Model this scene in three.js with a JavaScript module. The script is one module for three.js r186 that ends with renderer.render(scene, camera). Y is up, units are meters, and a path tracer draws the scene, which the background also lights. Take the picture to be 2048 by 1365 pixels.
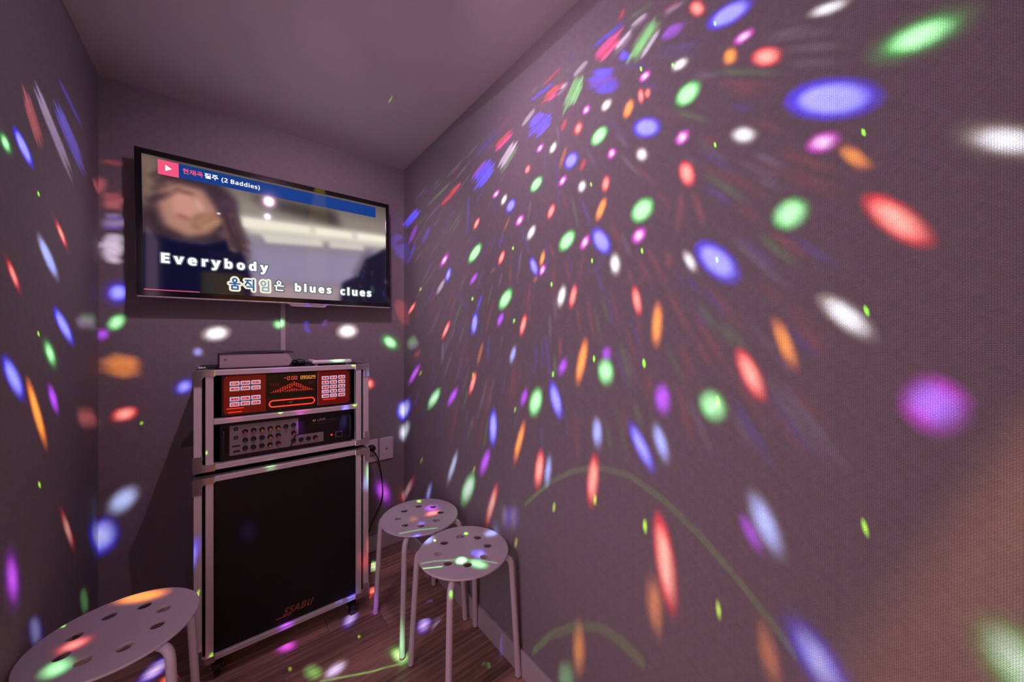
import * as THREE from 'three';
import { RectAreaLightUniformsLib } from 'three/addons/lights/RectAreaLightUniformsLib.js';
import { RoundedBoxGeometry } from 'three/addons/geometries/RoundedBoxGeometry.js';
import { TextGeometry } from 'three/addons/geometries/TextGeometry.js';
import { FontLoader } from 'three/addons/loaders/FontLoader.js';
import { mergeGeometries } from 'three/addons/utils/BufferGeometryUtils.js';
import { Brush, Evaluator, HOLLOW_SUBTRACTION, SUBTRACTION } from 'three-bvh-csg';

// ------------------------------------------------------------------ camera, lights, exposure
RectAreaLightUniformsLib.init();
const scene = new THREE.Scene(), V3 = (x, y, z) => new THREE.Vector3(x, y, z);
scene.background = new THREE.Color(0x000000);
const F = 701.5, CX = 1024, CY = 682.5, EYE = 1.2088, YAW = 0.67976;      // focal length in pixels of the 2048 x 1365 frame
const camera = new THREE.PerspectiveCamera(2 * Math.atan(CY / F) * 180 / Math.PI, 2048 / 1365, 0.02, 30);
camera.position.set(0, EYE, 0);
camera.rotation.set(0, -YAW, 0);
const renderer = new THREE.WebGLRenderer();
renderer.toneMapping = THREE.LinearToneMapping;
renderer.toneMappingExposure = 1.0;
renderer.shadowMap.enabled = true;
const LAMP = new THREE.Vector3(0.222, 2.12, -0.84), LAMP_I = 70, LAMP_R = 0.085;   // disco lamp under the ceiling, centre of its bulb
const LEAK = [0.0022, 0.0019, 0.0028];                                            // what the smoky dome lets through between its lenses
const LASER = new THREE.Vector3(0.50, 2.17, -0.42), LASER_I = 110, LASER_R = 0.03;   // small green laser box next to it
const WASH_SIDE = 0.55, WASH_BACK = 1.75, TV_GLOW = 1.0, TV_LIGHT = 0.16, HALL_LIGHT = 9, DOOR_GLASS = 1.1;
const disco = new THREE.PointLight(0xffffff, LAMP_I);
disco.position.copy(LAMP); disco.castShadow = true; disco.shadow.radius = 0.033; disco.shadow.mapSize.set(2048, 2048);
disco.shadow.camera.near = 0.005; disco.name = 'disco_lamp_bulb';

const washes = [[V3(0.122, 0.048, 0), V3(0.832, 1.5, -0.84), WASH_SIDE, 1.4], [V3(0, 0.075, -0.115), V3(0.34, 1.35, -2.077), WASH_BACK, 0.86]].map(([from, to, i, angle]) => {   // two small LED heads on the lamp's sides
  const l = new THREE.SpotLight(0xffc4ee, i, 0, angle, 1); l.position.copy(LAMP).add(from); l.target.position.copy(to); l.castShadow = true; l.shadow.radius = 0.3; l.name = 'wash_led'; scene.add(l, l.target); return l;
});
const laser = new THREE.PointLight(0xffffff, LASER_I);
laser.position.copy(LASER); laser.castShadow = true; laser.shadow.radius = 0.003; laser.shadow.camera.near = 0.003; laser.name = 'laser_diode';

// ------------------------------------------------------------------ measures of the room (metres)
const XL = -0.395, XR = 0.832, ZB = -2.077, ZF = 0.34, H = 2.25, T = 0.1;

// ------------------------------------------------------------------ helpers
let seed = 7;
const rnd = () => { seed = (seed * 1664525 + 1013904223) >>> 0; return seed / 4294967296; };
const used = {};
const numbered = (n) => { const k = used[n] = (used[n] ?? -1) + 1; return k ? n + '_' + String(k).padStart(3, '0') : n; };
const V = (x, y, z) => new THREE.Vector3(x, y, z);
function mesh(name, geo, mat, parent) {
  const m = new THREE.Mesh(geo, mat); m.castShadow = m.receiveShadow = true;
  m.name = parent ? name : numbered(name); (parent ?? scene).add(m); return m;
}
function group(name, label, category, [x, y, z] = [0, 0, 0], grp) {
  const g = new THREE.Group(); g.name = numbered(name); g.position.set(x, y, z); g.userData = { label, category };
  if (grp) g.userData.group = grp;
  scene.add(g); return g;
}
function tag(o, label, category, grp) { Object.assign(o.userData, { label, category }); if (grp) o.userData.group = grp; return o; }
function struct(name, geo, mat, label, category) { const m = mesh(name, geo, mat); m.userData = { kind: 'structure', label, category }; return m; }
const std = (color, roughness = 0.6, metalness = 0, more = {}) => new THREE.MeshPhysicalMaterial({ color, roughness, metalness, ...more });
function uvMetres(g, s = 1) {            // uv in metres by the side a face looks to
  const p = g.attributes.position, n = g.attributes.normal, uv = new Float32Array(p.count * 2);
  for (let i = 0; i < p.count; i++) {
    const ax = Math.abs(n.getX(i)), ay = Math.abs(n.getY(i)), az = Math.abs(n.getZ(i));
    const [u, v] = ax > ay && ax > az ? [p.getZ(i), p.getY(i)] : ay > az ? [p.getX(i), p.getZ(i)] : [p.getX(i), p.getY(i)];
    uv[i * 2] = u * s; uv[i * 2 + 1] = v * s;
  }
  g.setAttribute('uv', new THREE.BufferAttribute(uv, 2)); return g;
}
const at = (g, x, y, z) => g.translate(x, y, z);
function box(x0, x1, y0, y1, z0, z1, r = 0) {
  const w = x1 - x0, h = y1 - y0, d = z1 - z0, g = r ? new RoundedBoxGeometry(w, h, d, 2, r) : new THREE.BoxGeometry(w, h, d);
  return at(g, (x0 + x1) / 2, (y0 + y1) / 2, (z0 + z1) / 2);
}
const flat = (g) => { const k = g.index ? g.toNonIndexed() : g; for (const n of Object.keys(k.attributes)) if (!['position', 'normal', 'uv'].includes(n)) k.deleteAttribute(n); return k; };
const join = (list) => mergeGeometries(list.map(flat));
const cyl = (r0, r1, h, seg = 24, axis = 'y') => { const g = new THREE.CylinderGeometry(r1, r0, h, seg); if (axis === 'z') g.rotateX(Math.PI / 2); if (axis === 'x') g.rotateZ(Math.PI / 2); return g; };
const tube = (pts, r, seg = 40, rs = 12) => new THREE.TubeGeometry(new THREE.CatmullRomCurve3(pts), seg, r, rs, false);
// a pixel of the photograph gives a direction; the plane it lies on gives the distance
const FW = V(Math.sin(YAW), 0, -Math.cos(YAW)), RT = V(Math.cos(YAW), 0, Math.sin(YAW)), EYEP = V(0, EYE, 0);
const ray = (u, v) => FW.clone().addScaledVector(RT, (u - CX) / F).add(V(0, -(v - CY) / F, 0));
const onPlane = (u, v, axis, value) => { const d = ray(u, v); return EYEP.clone().addScaledVector(d, (value - EYEP[axis]) / d[axis]); };
function onRoom(u, v) {
  const d = ray(u, v); let best = null;
  for (const [axis, value] of [['x', XR], ['x', XL], ['z', ZB], ['y', 0], ['y', H]]) {
    const t = (value - EYEP[axis]) / d[axis];
    if (t > 0 && (!best || t < best.t)) best = { t, axis };
  }
  return { p: EYEP.clone().addScaledVector(d, best.t), axis: best.axis };
}
function canvas(w, h, draw) { const c = document.createElement('canvas'); c.width = w; c.height = h; draw(c.getContext('2d'), w, h); return c; }
function canvasTexture(w, h, draw, srgb = true) {
  const t = new THREE.CanvasTexture(canvas(w, h, draw)); if (srgb) t.colorSpace = THREE.SRGBColorSpace;
  t.magFilter = THREE.LinearFilter; return t;
}
function dataTexture(w, h, f, srgb = false) {
  const d = new Uint8Array(w * h * 4);
  for (let y = 0; y < h; y++) for (let x = 0; x < w; x++) { const c = f(x, y), i = (y * w + x) * 4; for (let k = 0; k < 3; k++) d[i + k] = Math.max(0, Math.min(255, Array.isArray(c) ? c[k] : c)); d[i + 3] = 255; }
  const t = new THREE.DataTexture(d, w, h); t.magFilter = THREE.LinearFilter; t.wrapS = t.wrapT = THREE.RepeatWrapping; if (srgb) t.colorSpace = THREE.SRGBColorSpace;
  t.needsUpdate = true; return t;
}
function noiseField(n, cells) {          // smooth noise that repeats
  const g = Array.from({ length: cells * cells }, rnd), s = (t) => t * t * (3 - 2 * t);
  return (x, y) => {
    const fx = ((x / n) * cells % cells + cells) % cells, fy = ((y / n) * cells % cells + cells) % cells, i = Math.floor(fx), j = Math.floor(fy), a = s(fx - i), b = s(fy - j), G = (p, q) => g[(q % cells) * cells + (p % cells)];
    return (G(i, j) * (1 - a) + G(i + 1, j) * a) * (1 - b) + (G(i, j + 1) * (1 - a) + G(i + 1, j + 1) * a) * b;
  };
}

// ------------------------------------------------------------------ materials
const WEAVE = 0.0025;
const n8 = noiseField(512, 8), n64 = noiseField(512, 64), n128 = noiseField(512, 128);
const thread = (x, y) => {               // height of a plain weave, 32 threads each way
  const c = 16, i = Math.floor(x / c), j = Math.floor(y / c), fx = (x % c) / c - 0.5, fy = (y % c) / c - 0.5, over = (i + j) % 2 === 0;
  return (over ? Math.cos(fy * Math.PI) * (0.6 + 0.4 * Math.cos(fx * Math.PI)) : 0.8 * Math.cos(fx * Math.PI) * (0.6 + 0.4 * Math.cos(fy * Math.PI)));
};
const weaveBump = dataTexture(512, 512, (x, y) => 30 + 190 * thread(x, y) + 40 * (n128(x, y) - 0.5));
const weaveColor = dataTexture(512, 512, (x, y) => {           // pale threads over a darker ground
  const k = (0.74 + 0.3 * thread(x, y)) * (0.93 + 0.09 * n64(x, y) + 0.06 * n8(x, y));
  return [167 * k, 160 * k, 163 * k];
}, true);
for (const t of [weaveBump, weaveColor]) t.repeat.set(1 / (32 * WEAVE), 1 / (32 * WEAVE));
const ALBEDO = 0.29;
const wallMat = std(0xffffff, 0.82, 0, { map: weaveColor, bumpMap: weaveBump, bumpScale: 0.0003, specularIntensity: 0.4 });
const fineBump = dataTexture(256, 256, (x, y) => 120 + 90 * (n128(x * 2, y * 2) - 0.5) + 60 * (rnd() - 0.5));
fineBump.repeat.set(6, 6);
const ceilingMat = std(0xd0cacc, 0.85, 0, { bumpMap: fineBump, bumpScale: 0.0004, specularIntensity: 0.4 });
const baseMat = std(0xc8c1c3, 0.45);
const gapMat = std(0x17130f, 0.9);
function woodTexture(k) {
  const a = noiseField(512, 4), b = noiseField(512, 16), c = noiseField(512, 64);
  return canvasTexture(1024, 128, (g, w, h) => {
    const id = g.createImageData(w, h);
    for (let y = 0; y < h; y++) for (let x = 0; x < w; x++) {
      const yy = y * 4 + 30 * a(x * 0.5, y * 0.4 + k * 90), s = 0.5 * b(x * 0.12, yy) + 0.32 * c(x * 0.3, yy * 1.6) + 0.25 * a(x * 0.3, y * 2), d = 0.55 + 0.6 * s + 0.06 * (k - 1), i = (y * w + x) * 4;
      id.data[i] = 198 * d; id.data[i + 1] = 158 * d; id.data[i + 2] = 138 * d; id.data[i + 3] = 255;
    }
    g.putImageData(id, 0, 0);
  });
}
const woodMats = [0, 1, 2].map((k) => std(0xffffff, 0.36, 0, { map: woodTexture(k), bumpMap: null }));
const alu = std(0xd2cdcb, 0.42, 0.2, { name: 'brushed aluminium' });
const chrome = std(0xe8e6e4, 0.07, 1);
const blackBoard = std(0x121112, 0.65);
const blackGloss = std(0x0a0a0b, 0.12, 0, { clearcoat: 0.6, clearcoatRoughness: 0.08 });
const blackPlastic = std(0x141316, 0.4);
const whiteSteel = std(0xd9d3d6, 0.38);
const whitePlastic = std(0xe4dee0, 0.4);

// ------------------------------------------------------------------ room shell
const BIG = 0.12;
struct('wall_back', uvMetres(box(XL - BIG, XR + BIG, -0.05, H + BIG, ZB - BIG, ZB)), wallMat, 'grey woven wall behind the television and the karaoke cabinet', 'wall');
struct('wall_right', uvMetres(box(XR, XR + BIG, -0.05, H + BIG, ZB, ZF + T)), wallMat, 'grey woven wall covered with coloured light spots beside two stools', 'wall');
const GZ0 = -0.95, GZ1 = -0.15, GH = 2.02;      // glass door in the left wall, beside the camera
struct('wall_left', join([uvMetres(box(XL - BIG, XL, -0.05, H + BIG, ZB, GZ0)), uvMetres(box(XL - BIG, XL, -0.05, H + BIG, GZ1, ZF + T)), uvMetres(box(XL - BIG, XL, GH, H + BIG, GZ0, GZ1))]), wallMat, 'narrow grey woven wall beside the single stool', 'wall');
{
  const d = group('door_1', 'frosted glass door lit from the corridor side', 'door', [XL, 0, 0]); d.userData.kind = 'structure';
  const f = 0.05;
  mesh('door_frame', join([box(-0.06, 0.004, 0, GH, GZ0, GZ0 + f), box(-0.06, 0.004, 0, GH, GZ1 - f, GZ1), box(-0.06, 0.004, GH - f, GH, GZ0 + f, GZ1 - f), box(-0.06, 0.004, 0, f * 1.6, GZ0 + f, GZ1 - f)]), std(0x8d8482, 0.45), d);
  mesh('lit_window_pane', box(-0.034, -0.026, f * 1.6, GH - f, GZ0 + f, GZ1 - f), std(0xe8dce4, 0.5, 0, { emissive: 0xffc4e4, emissiveIntensity: 0.3 }), d).userData.label = 'frosted pane glowing pinkish';
  mesh('backing', box(-0.12, -0.06, 0, GH, GZ0, GZ1), std(0x8d8482, 0.6), d);
  mesh('door_handle', at(tube([V(0, 0, 0), V(0.035, 0, 0), V(0.045, 0, 0.02), V(0.045, 0, 0.12)], 0.008, 24, 10), 0, 1.0, GZ0 + 0.03), chrome, d);
  const l = new THREE.RectAreaLight(0xf8d2f2, DOOR_GLASS, GZ1 - GZ0 - 2 * f, GH - f * 2.6); l.position.set(XL - 0.02, (GH + f * 0.6) / 2, (GZ0 + GZ1) / 2); l.lookAt(1, (GH + f * 0.6) / 2, (GZ0 + GZ1) / 2); l.name = 'door_glass'; scene.add(l);
}
const DX0 = -0.10, DX1 = 0.62, DH = 2.0, HX0 = -1.7, HX1 = 1.3, HZ = ZF + 1.5;
struct('wall_front', join([uvMetres(box(XL, DX0, -0.05, H, ZF, ZF + T)), uvMetres(box(DX1, XR, -0.05, H, ZF, ZF + T)), uvMetres(box(DX0, DX1, DH, H, ZF, ZF + T))]), wallMat, 'grey wall with the doorway facing the television', 'wall');
struct('ceiling', uvMetres(box(XL, XR, H, H + BIG, ZB, ZF + T)), ceilingMat, 'plain pale ceiling of the karaoke booth', 'ceiling');
const floor = struct('floor', box(XL - BIG, XR + BIG, -0.06, -0.006, ZB, ZF + T), gapMat, 'dark brown wooden plank floor', 'floor');
{
  const PW = 0.118, PL = 0.92, z1 = ZF + T;
  const variants = [0, 1, 2].map((k) => k);
  let row = 0;
  for (let z = ZB; z < z1; z += PW, row++) {
    const off = [0, -0.37, -0.68, -0.2][row % 4];
    for (let x = XL + off; x < XR; x += PL) {
      const x0 = Math.max(x, XL) + 0.0006, x1 = Math.min(x + PL, XR) - 0.0006, za = z + 0.0006, zb = Math.min(z + PW, z1) - 0.0006;
      if (x1 - x0 < 0.03) continue;
      const g = box(x0, x1, -0.006, 0, za, zb, 0.0011), p = g.attributes.position, uv = g.attributes.uv, o = rnd(), o2 = rnd();
      for (let i = 0; i < p.count; i++) uv.setXY(i, (p.getX(i) + o * 3) / 1.4, (p.getZ(i) - z) / PW * 0.9 + o2);
      mesh('plank', g, woodMats[Math.floor(rnd() * 3)], floor);
    }
  }
  for (const m of woodMats) m.map.wrapS = m.map.wrapT = THREE.MirroredRepeatWrapping;
}
const BH = 0.088, BT = 0.012;
struct('baseboard_right', box(XR - BT, XR, 0, BH, ZB, ZF, 0.002), baseMat, 'pale plastic baseboard along the wall beside the two stools', 'baseboard');
struct('baseboard_back', box(XL, XR - BT, 0, BH, ZB, ZB + BT, 0.002), baseMat, 'pale plastic baseboard behind the karaoke cabinet', 'baseboard');
struct('baseboard_left', box(XL, XL + BT, 0, BH, ZB + BT, GZ0, 0.002), baseMat, 'pale plastic baseboard beside the single stool', 'baseboard');
struct('trim_1', join([box(DX0 - 0.05, DX0, 0, DH + 0.05, ZF - 0.012, ZF), box(DX1, DX1 + 0.05, 0, DH + 0.05, ZF - 0.012, ZF), box(DX0, DX1, DH, DH + 0.05, ZF - 0.012, ZF)]), baseMat, 'pale frame round the open doorway', 'door frame');
// the corridor that the doorway opens to
struct('wall_corridor', join([box(HX0, HX1, -0.05, 2.5, HZ, HZ + 0.1), box(HX0 - 0.1, HX0, -0.05, 2.5, ZF, HZ + 0.1), box(HX1, HX1 + 0.1, -0.05, 2.5, ZF, HZ + 0.1), box(HX0, HX1, H + BIG - 0.001, 2.5, ZF + T - 0.03, ZF + T), box(HX0, XL - BIG, -0.05, 2.5, ZF, ZF + T), box(XR + BIG, HX1, -0.05, 2.5, ZF, ZF + T)]), std(0xc4b6aa, 0.8), 'plain corridor walls outside the booth', 'wall');
struct('ceiling_corridor', box(HX0 - 0.1, HX1 + 0.1, 2.45, 2.55, ZF + T - 0.03, HZ + 0.1), ceilingMat, 'corridor ceiling outside the booth', 'ceiling');
struct('floor_corridor', box(HX0, HX1, -0.05, -0.001, ZF + T, HZ), woodMats[0], 'wooden corridor floor outside the booth', 'floor');
{
  const d = group('ceiling_downlight', 'round warm downlight in the corridor ceiling outside the door', 'downlight', [0.26, 2.45, 0.615]);
  mesh('rim', at(new THREE.TorusGeometry(0.055, 0.008, 10, 32).rotateX(Math.PI / 2), 0, -0.004, 0), baseMat, d);
  mesh('lamp_glass', at(cyl(0.05, 0.05, 0.004, 32), 0, -0.003, 0), std(0xfff0d8, 0.4, 0, { emissive: 0xffb066, emissiveIntensity: 2 }), d);
  const s = new THREE.SpotLight(0xffb474, HALL_LIGHT, 0, 1.35, 0.5); s.position.set(0.26, 2.43, 0.615); s.target.position.set(0.26, 0, 0.615); s.castShadow = true; s.shadow.radius = 0.8; s.name = 'downlight';
  scene.add(s, s.target);
}

// ------------------------------------------------------------------ television
const HANGUL = {
  현: [[[.3, .02], [.3, .09]], [[.1, .15], [.52, .15]], ['o', .31, .36, .14], [[.8, .05], [.8, .64]], [[.58, .25], [.8, .25]], [[.58, .43], [.8, .43]], [[.25, .68], [.25, .93], [.86, .93]]],
  재: [[[.06, .15], [.52, .15]], [[.3, .15], [.06, .78]], [[.26, .42], [.52, .78]], [[.64, .08], [.64, .92]], [[.9, .05], [.9, .96]], [[.64, .48], [.9, .48]]],
  곡: [[[.2, .08], [.8, .08], [.76, .34]], [[.48, .3], [.48, .5]], [[.06, .5], [.94, .5]], [[.18, .66], [.8, .66], [.8, .98]]],
  질: [[[.1, .1], [.6, .1]], [[.35, .1], [.08, .52]], [[.32, .3], [.62, .52]], [[.84, .04], [.84, .54]], [[.22, .62], [.84, .62], [.84, .78], [.22, .78], [.22, .95], [.88, .95]]],
  주: [[[.16, .08], [.84, .08]], [[.5, .08], [.16, .46]], [[.48, .22], [.84, .46]], [[.05, .62], [.95, .62]], [[.5, .62], [.5, .98]]],
  움: [['o', .5, .2, .17], [[.06, .48], [.94, .48]], [[.5, .48], [.5, .64]], [[.24, .67], [.76, .67], [.76, .96], [.24, .96], [.24, .67]]],
  직: [[[.1, .1], [.6, .1]], [[.35, .1], [.08, .54]], [[.32, .3], [.62, .54]], [[.84, .04], [.84, .58]], [[.22, .68], [.84, .68], [.84, .98]]],
  임: [['o', .34, .28, .2], [[.84, .04], [.84, .56]], [[.26, .65], [.84, .65], [.84, .96], [.26, .96], [.26, .65]]],
  은: [['o', .5, .2, .17], [[.05, .49], [.95, .49]], [[.22, .62], [.22, .93], [.88, .93]]],
};
function hangul(g, text, x, y, w, h, gap, strokes) {
  for (const ch of text) {
    for (const [color, width] of strokes) {
      g.strokeStyle = color; g.lineWidth = width; g.lineCap = g.lineJoin = 'round';
      for (const s of HANGUL[ch]) {
        g.beginPath();
        if (s[0] === 'o') g.ellipse(x + s[1] * w, y + s[2] * h, s[3] * w, s[3] * h, 0, 0, 7);
        else s.forEach(([a, b], i) => (i ? g.lineTo : g.moveTo).call(g, x + a * w, y + b * h));
        g.stroke();
      }
    }
    x += w + gap;
  }
}
const TW = 0.987, TH = 0.577;
{
  const tv = group('television', 'flat screen television showing a karaoke video, hung on the back wall', 'television', [0.213, 1.683, -1.977]);
  tv.rotation.z = 0.0125;
  const hw = TW / 2, hh = TH / 2, sx = [0.018, 0.983], sy = [0.034, 0.966];
  const X = (u) => (u - 0.5) * TW, Y = (v) => (0.5 - v) * TH;
  // picture on the screen, drawn in fractions of the whole front
  const pic = canvasTexture(2048, 1152, (g, w, h) => {
    const PX = (u) => (u - sx[0]) / (sx[1] - sx[0]) * w, PY = (v) => (v - sy[0]) / (sy[1] - sy[0]) * h;
    let bg = g.createLinearGradient(0, 0, 0, h);
    bg.addColorStop(0, '#5d524e'); bg.addColorStop(0.22, '#8b8078'); bg.addColorStop(0.4, '#9c938c'); bg.addColorStop(0.52, '#8d8390'); bg.addColorStop(0.7, '#857a97'); bg.addColorStop(1, '#8a7582');
    g.fillStyle = bg; g.fillRect(0, 0, w, h);
    const soft = (blur, color, draw) => { g.save(); g.filter = `blur(${blur}px)`; g.fillStyle = g.strokeStyle = color; g.beginPath(); draw(); g.fill(); g.restore(); };
    const poly = (pts) => pts.forEach(([u, v], i) => (i ? g.lineTo : g.moveTo).call(g, PX(u), PY(v)));
    soft(40, '#3f3836', () => poly([[.36, .16], [.72, .16], [.75, .3], [.55, .27], [.4, .24]]));
    soft(26, '#d9d2c4', () => poly([[.3, .35], [.99, .30], [.99, .42], [.36, .47]]));
    soft(14, '#efe8d6', () => poly([[.33, .36], [.60, .345], [.60, .40], [.33, .43]]));
    soft(14, '#f3ecd8', () => poly([[.63, .345], [.80, .335], [.80, .385], [.63, .40]]));
    soft(14, '#f6efdc', () => poly([[.83, .33], [.985, .32], [.985, .37], [.83, .385]]));
    soft(16, '#d2cbc2', () => poly([[.40, .45], [.66, .43], [.66, .50], [.42, .53]]));
    soft(16, '#cfc7bd', () => poly([[.69, .43], [.86, .42], [.86, .48], [.69, .50]]));
    soft(30, '#8f86a2', () => poly([[.38, .58], [.86, .55], [.84, .80], [.38, .84]]));
    soft(26, '#a08b92', () => poly([[.42, .86], [.74, .84], [.72, .99], [.42, .99]]));
    // hazy figure bending in from the left: hair, cheek, dark sleeve
    soft(30, '#3b2a33', () => poly([[.0, .12], [.10, .05], [.24, .10], [.31, .22], [.32, .42], [.29, .56], [.24, .60], [.06, .62], [.0, .55]]));
    soft(30, '#7c6459', () => poly([[.01, .05], [.07, .05], [.06, .3], [.02, .42], [.01, .3]]));
    soft(26, '#b08070', () => poly([[.08, .19], [.20, .20], [.245, .33], [.25, .42], [.22, .52], [.15, .565], [.08, .50], [.06, .36]]));
    soft(18, '#c98f80', () => poly([[.10, .26], [.16, .25], [.19, .36], [.17, .43], [.11, .42]]));
    soft(16, '#8d5f58', () => poly([[.11, .235], [.17, .245], [.17, .262], [.11, .252]]));
    soft(18, '#946a55', () => poly([[.17, .40], [.25, .36], [.27, .42], [.22, .50], [.16, .50]]));
    soft(24, '#4a3548', () => poly([[.25, .24], [.31, .24], [.315, .42], [.30, .46], [.265, .40]]));
    soft(22, '#5d4650', () => poly([[.24, .50], [.31, .44], [.36, .66], [.35, .72]]));
    soft(18, '#0c0d2c', () => poly([[.01, .56], [.12, .60], [.20, .60], [.29, .54], [.335, .64], [.36, .80], [.365, .99], [.01, .99]]));
    soft(14, '#2c2926', () => poly([[.19, .80], [.33, .80], [.335, .99], [.19, .99]]));
    soft(24, '#6d6178', () => poly([[.80, .70], [.86, .50], [.91, .46], [.90, .62], [.82, .80]]));
    soft(18, '#15142c', () => poly([[.75, .80], [.83, .72], [.87, .56], [.99, .42], [.99, .99], [.74, .99]]));
    soft(15, '#6a4540', () => poly([[.115, .222], [.135, .236], [.165, .240], [.175, .236], [.165, .252], [.135, .25]]));
    soft(17, '#d9a594', () => poly([[.175, .27], [.19, .29], [.205, .355], [.19, .36], [.178, .32]]));
    soft(17, '#8a4a4c', () => poly([[.115, .405], [.15, .42], [.165, .432], [.15, .44], [.12, .425]]));
    soft(17, '#a8795f', () => poly([[.17, .455], [.20, .40], [.225, .37], [.235, .38], [.21, .43], [.185, .475]]));
    soft(17, '#b88a70', () => poly([[.19, .48], [.225, .43], [.25, .40], [.258, .415], [.23, .46], [.20, .50]]));
    soft(4, '#f3efe8', () => poly([[.246, .352], [.258, .352], [.258, .366], [.246, .366]]));
    for (let k = 0; k < 20; k++) soft(14, ['rgba(150,110,105,.35)', 'rgba(40,26,36,.4)'][k % 2], () => { const u = .255 + .05 * rnd(), v = .3 + .12 * rnd(); poly([[u, v], [u + .006, v], [u + .05 * rnd() + .03, v + .26], [u + .03, v + .25]]); });
    for (let k = 0; k < 12; k++) soft(12, 'rgba(60,40,46,.35)', () => { const u = .02 + .06 * rnd(), v = .16 + .2 * rnd(); poly([[u, v], [u + .05, v - .06], [u + .055, v - .05], [u + .01, v + .03]]); });
    // title bar
    g.fillStyle = '#0b3a86'; g.fillRect(PX(.064), PY(.052), PX(.927) - PX(.064), PY(.150) - PY(.052));
    g.fillStyle = '#f2567e'; g.fillRect(PX(.064), PY(.05), PX(.126) - PX(.064), PY(.152) - PY(.05));
    g.fillStyle = '#fff'; g.beginPath(); poly([[.086, .079], [.106, .101], [.086, .123]]); g.fill();
    hangul(g, '현재곡', PX(.138), PY(.077), 42, 44, 4, [['#f2567e', 7]]);
    hangul(g, '질주', PX(.207), PY(.076), 46, 46, 4, [['#ffffff', 7.5]]);
    g.fillStyle = '#fff'; g.font = 'bold 56px sans-serif'; g.textBaseline = 'alphabetic'; g.fillText('(2 Baddies)', PX(.262), PY(.115));
    // lyrics, outlined
    const lyric = (text, u, v, size, width) => {
      g.font = `bold ${size}px sans-serif`; g.lineJoin = 'round'; let x = PX(u); const step = width / text.length;
      for (const ch of text) { g.strokeStyle = '#5d6870'; g.lineWidth = 26; g.strokeText(ch, x, PY(v)); x += g.measureText(ch).width + step; }
      x = PX(u);
      for (const ch of text) { g.strokeStyle = '#ffffff'; g.lineWidth = 7; g.fillStyle = '#fff'; g.strokeText(ch, x, PY(v)); g.fillText(ch, x, PY(v)); x += g.measureText(ch).width + step; }
    };
    lyric('Everybody', .066, .764, 112, 230);
    hangul(g, '움', PX(.284), PY(.835), 84, 108, 0, [['#f3efcf', 46], ['#1d5aa6', 13]]);
    hangul(g, '직', PX(.338), PY(.835), 84, 108, 0, [['#f3efcf', 46], ['#1d5aa6', 13]]);
    hangul(g, '임', PX(.395), PY(.835), 84, 108, 0, [['#f3efcf', 46], ['#7fa0b8', 12]]);
    hangul(g, '은', PX(.450), PY(.83), 84, 100, 0, [['#5d6870', 36], ['#ffffff', 13]]);
    lyric('blues', .532, .905, 108, 90); lyric('clues', .738, .908, 108, 90);
    g.fillStyle = '#e2557a'; g.fillRect(PX(.018), PY(.954), PX(.185) - PX(.018), 8);
  });
  mesh('screen', at(new THREE.PlaneGeometry(X(sx[1]) - X(sx[0]), Y(sy[0]) - Y(sy[1])), (X(sx[0]) + X(sx[1])) / 2, (Y(sy[0]) + Y(sy[1])) / 2, -0.0035),
    std(0x050505, 0.055, 0, { emissive: 0xffffff, emissiveMap: pic, emissiveIntensity: TV_GLOW }), tv).userData.label = 'glossy lit screen with song title and lyrics';
  const f = new THREE.Shape([[-hw, -hh], [hw, -hh], [hw, hh], [-hw, hh]].map(([a, b]) => new THREE.Vector2(a, b)));
  f.holes.push(new THREE.Path([[X(sx[0]), Y(sy[1])], [X(sx[0]), Y(sy[0])], [X(sx[1]), Y(sy[0])], [X(sx[1]), Y(sy[1])]].map(([a, b]) => new THREE.Vector2(a, b))));
  mesh('bezel', at(new THREE.ExtrudeGeometry(f, { depth: 0.016, bevelEnabled: true, bevelSize: 0.001, bevelThickness: 0.001, bevelSegments: 2 }), 0, 0, -0.0165), blackGloss, tv);
  mesh('back_shell', join([box(-hw + 0.004, hw - 0.004, -hh + 0.004, hh - 0.004, -0.026, -0.005), box(-hw + 0.16, hw - 0.16, -hh + 0.06, hh - 0.1, -0.055, -0.026, 0.008)]), blackPlastic, tv);
  mesh('wall_bracket', box(-0.2, 0.2, -0.12, 0.12, -0.1, -0.055), blackPlastic, tv);
  mesh('bottom_strip', box(-hw, hw, -hh - 0.007, -hh - 0.0005, -0.02, 0.0015, 0.002), std(0xc9c2c4, 0.3, 0.4), tv).userData.label = 'thin silver strip under the screen';
  const chin = new THREE.Shape([[-0.085, 0], [0.085, 0], [0.07, -0.012], [-0.07, -0.012]].map(([a, b]) => new THREE.Vector2(a, b)));
  mesh('sensor_lip', at(new THREE.ExtrudeGeometry(chin, { depth: 0.016, bevelEnabled: false }), 0.09, -hh - 0.007, -0.017), std(0xb8b1b3, 0.35, 0.3), tv);
  const l = new THREE.RectAreaLight(0xd8cfe8, TV_LIGHT, TW * 0.96, TH * 0.92); l.position.set(0.213, 1.683, -1.9735); l.lookAt(0.213, 1.683, 0); l.name = 'television_screen'; scene.add(l);
}
{ // cable cover on the wall under the television
  const c = group('cable_cover', 'thin pale cable channel running down the wall below the television', 'cable cover', [0.2105, 0, ZB]);
  mesh('channel', box(-0.0105, 0.0105, 0.9, 1.44, 0, 0.011, 0.002), baseMat, c);
}

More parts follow.
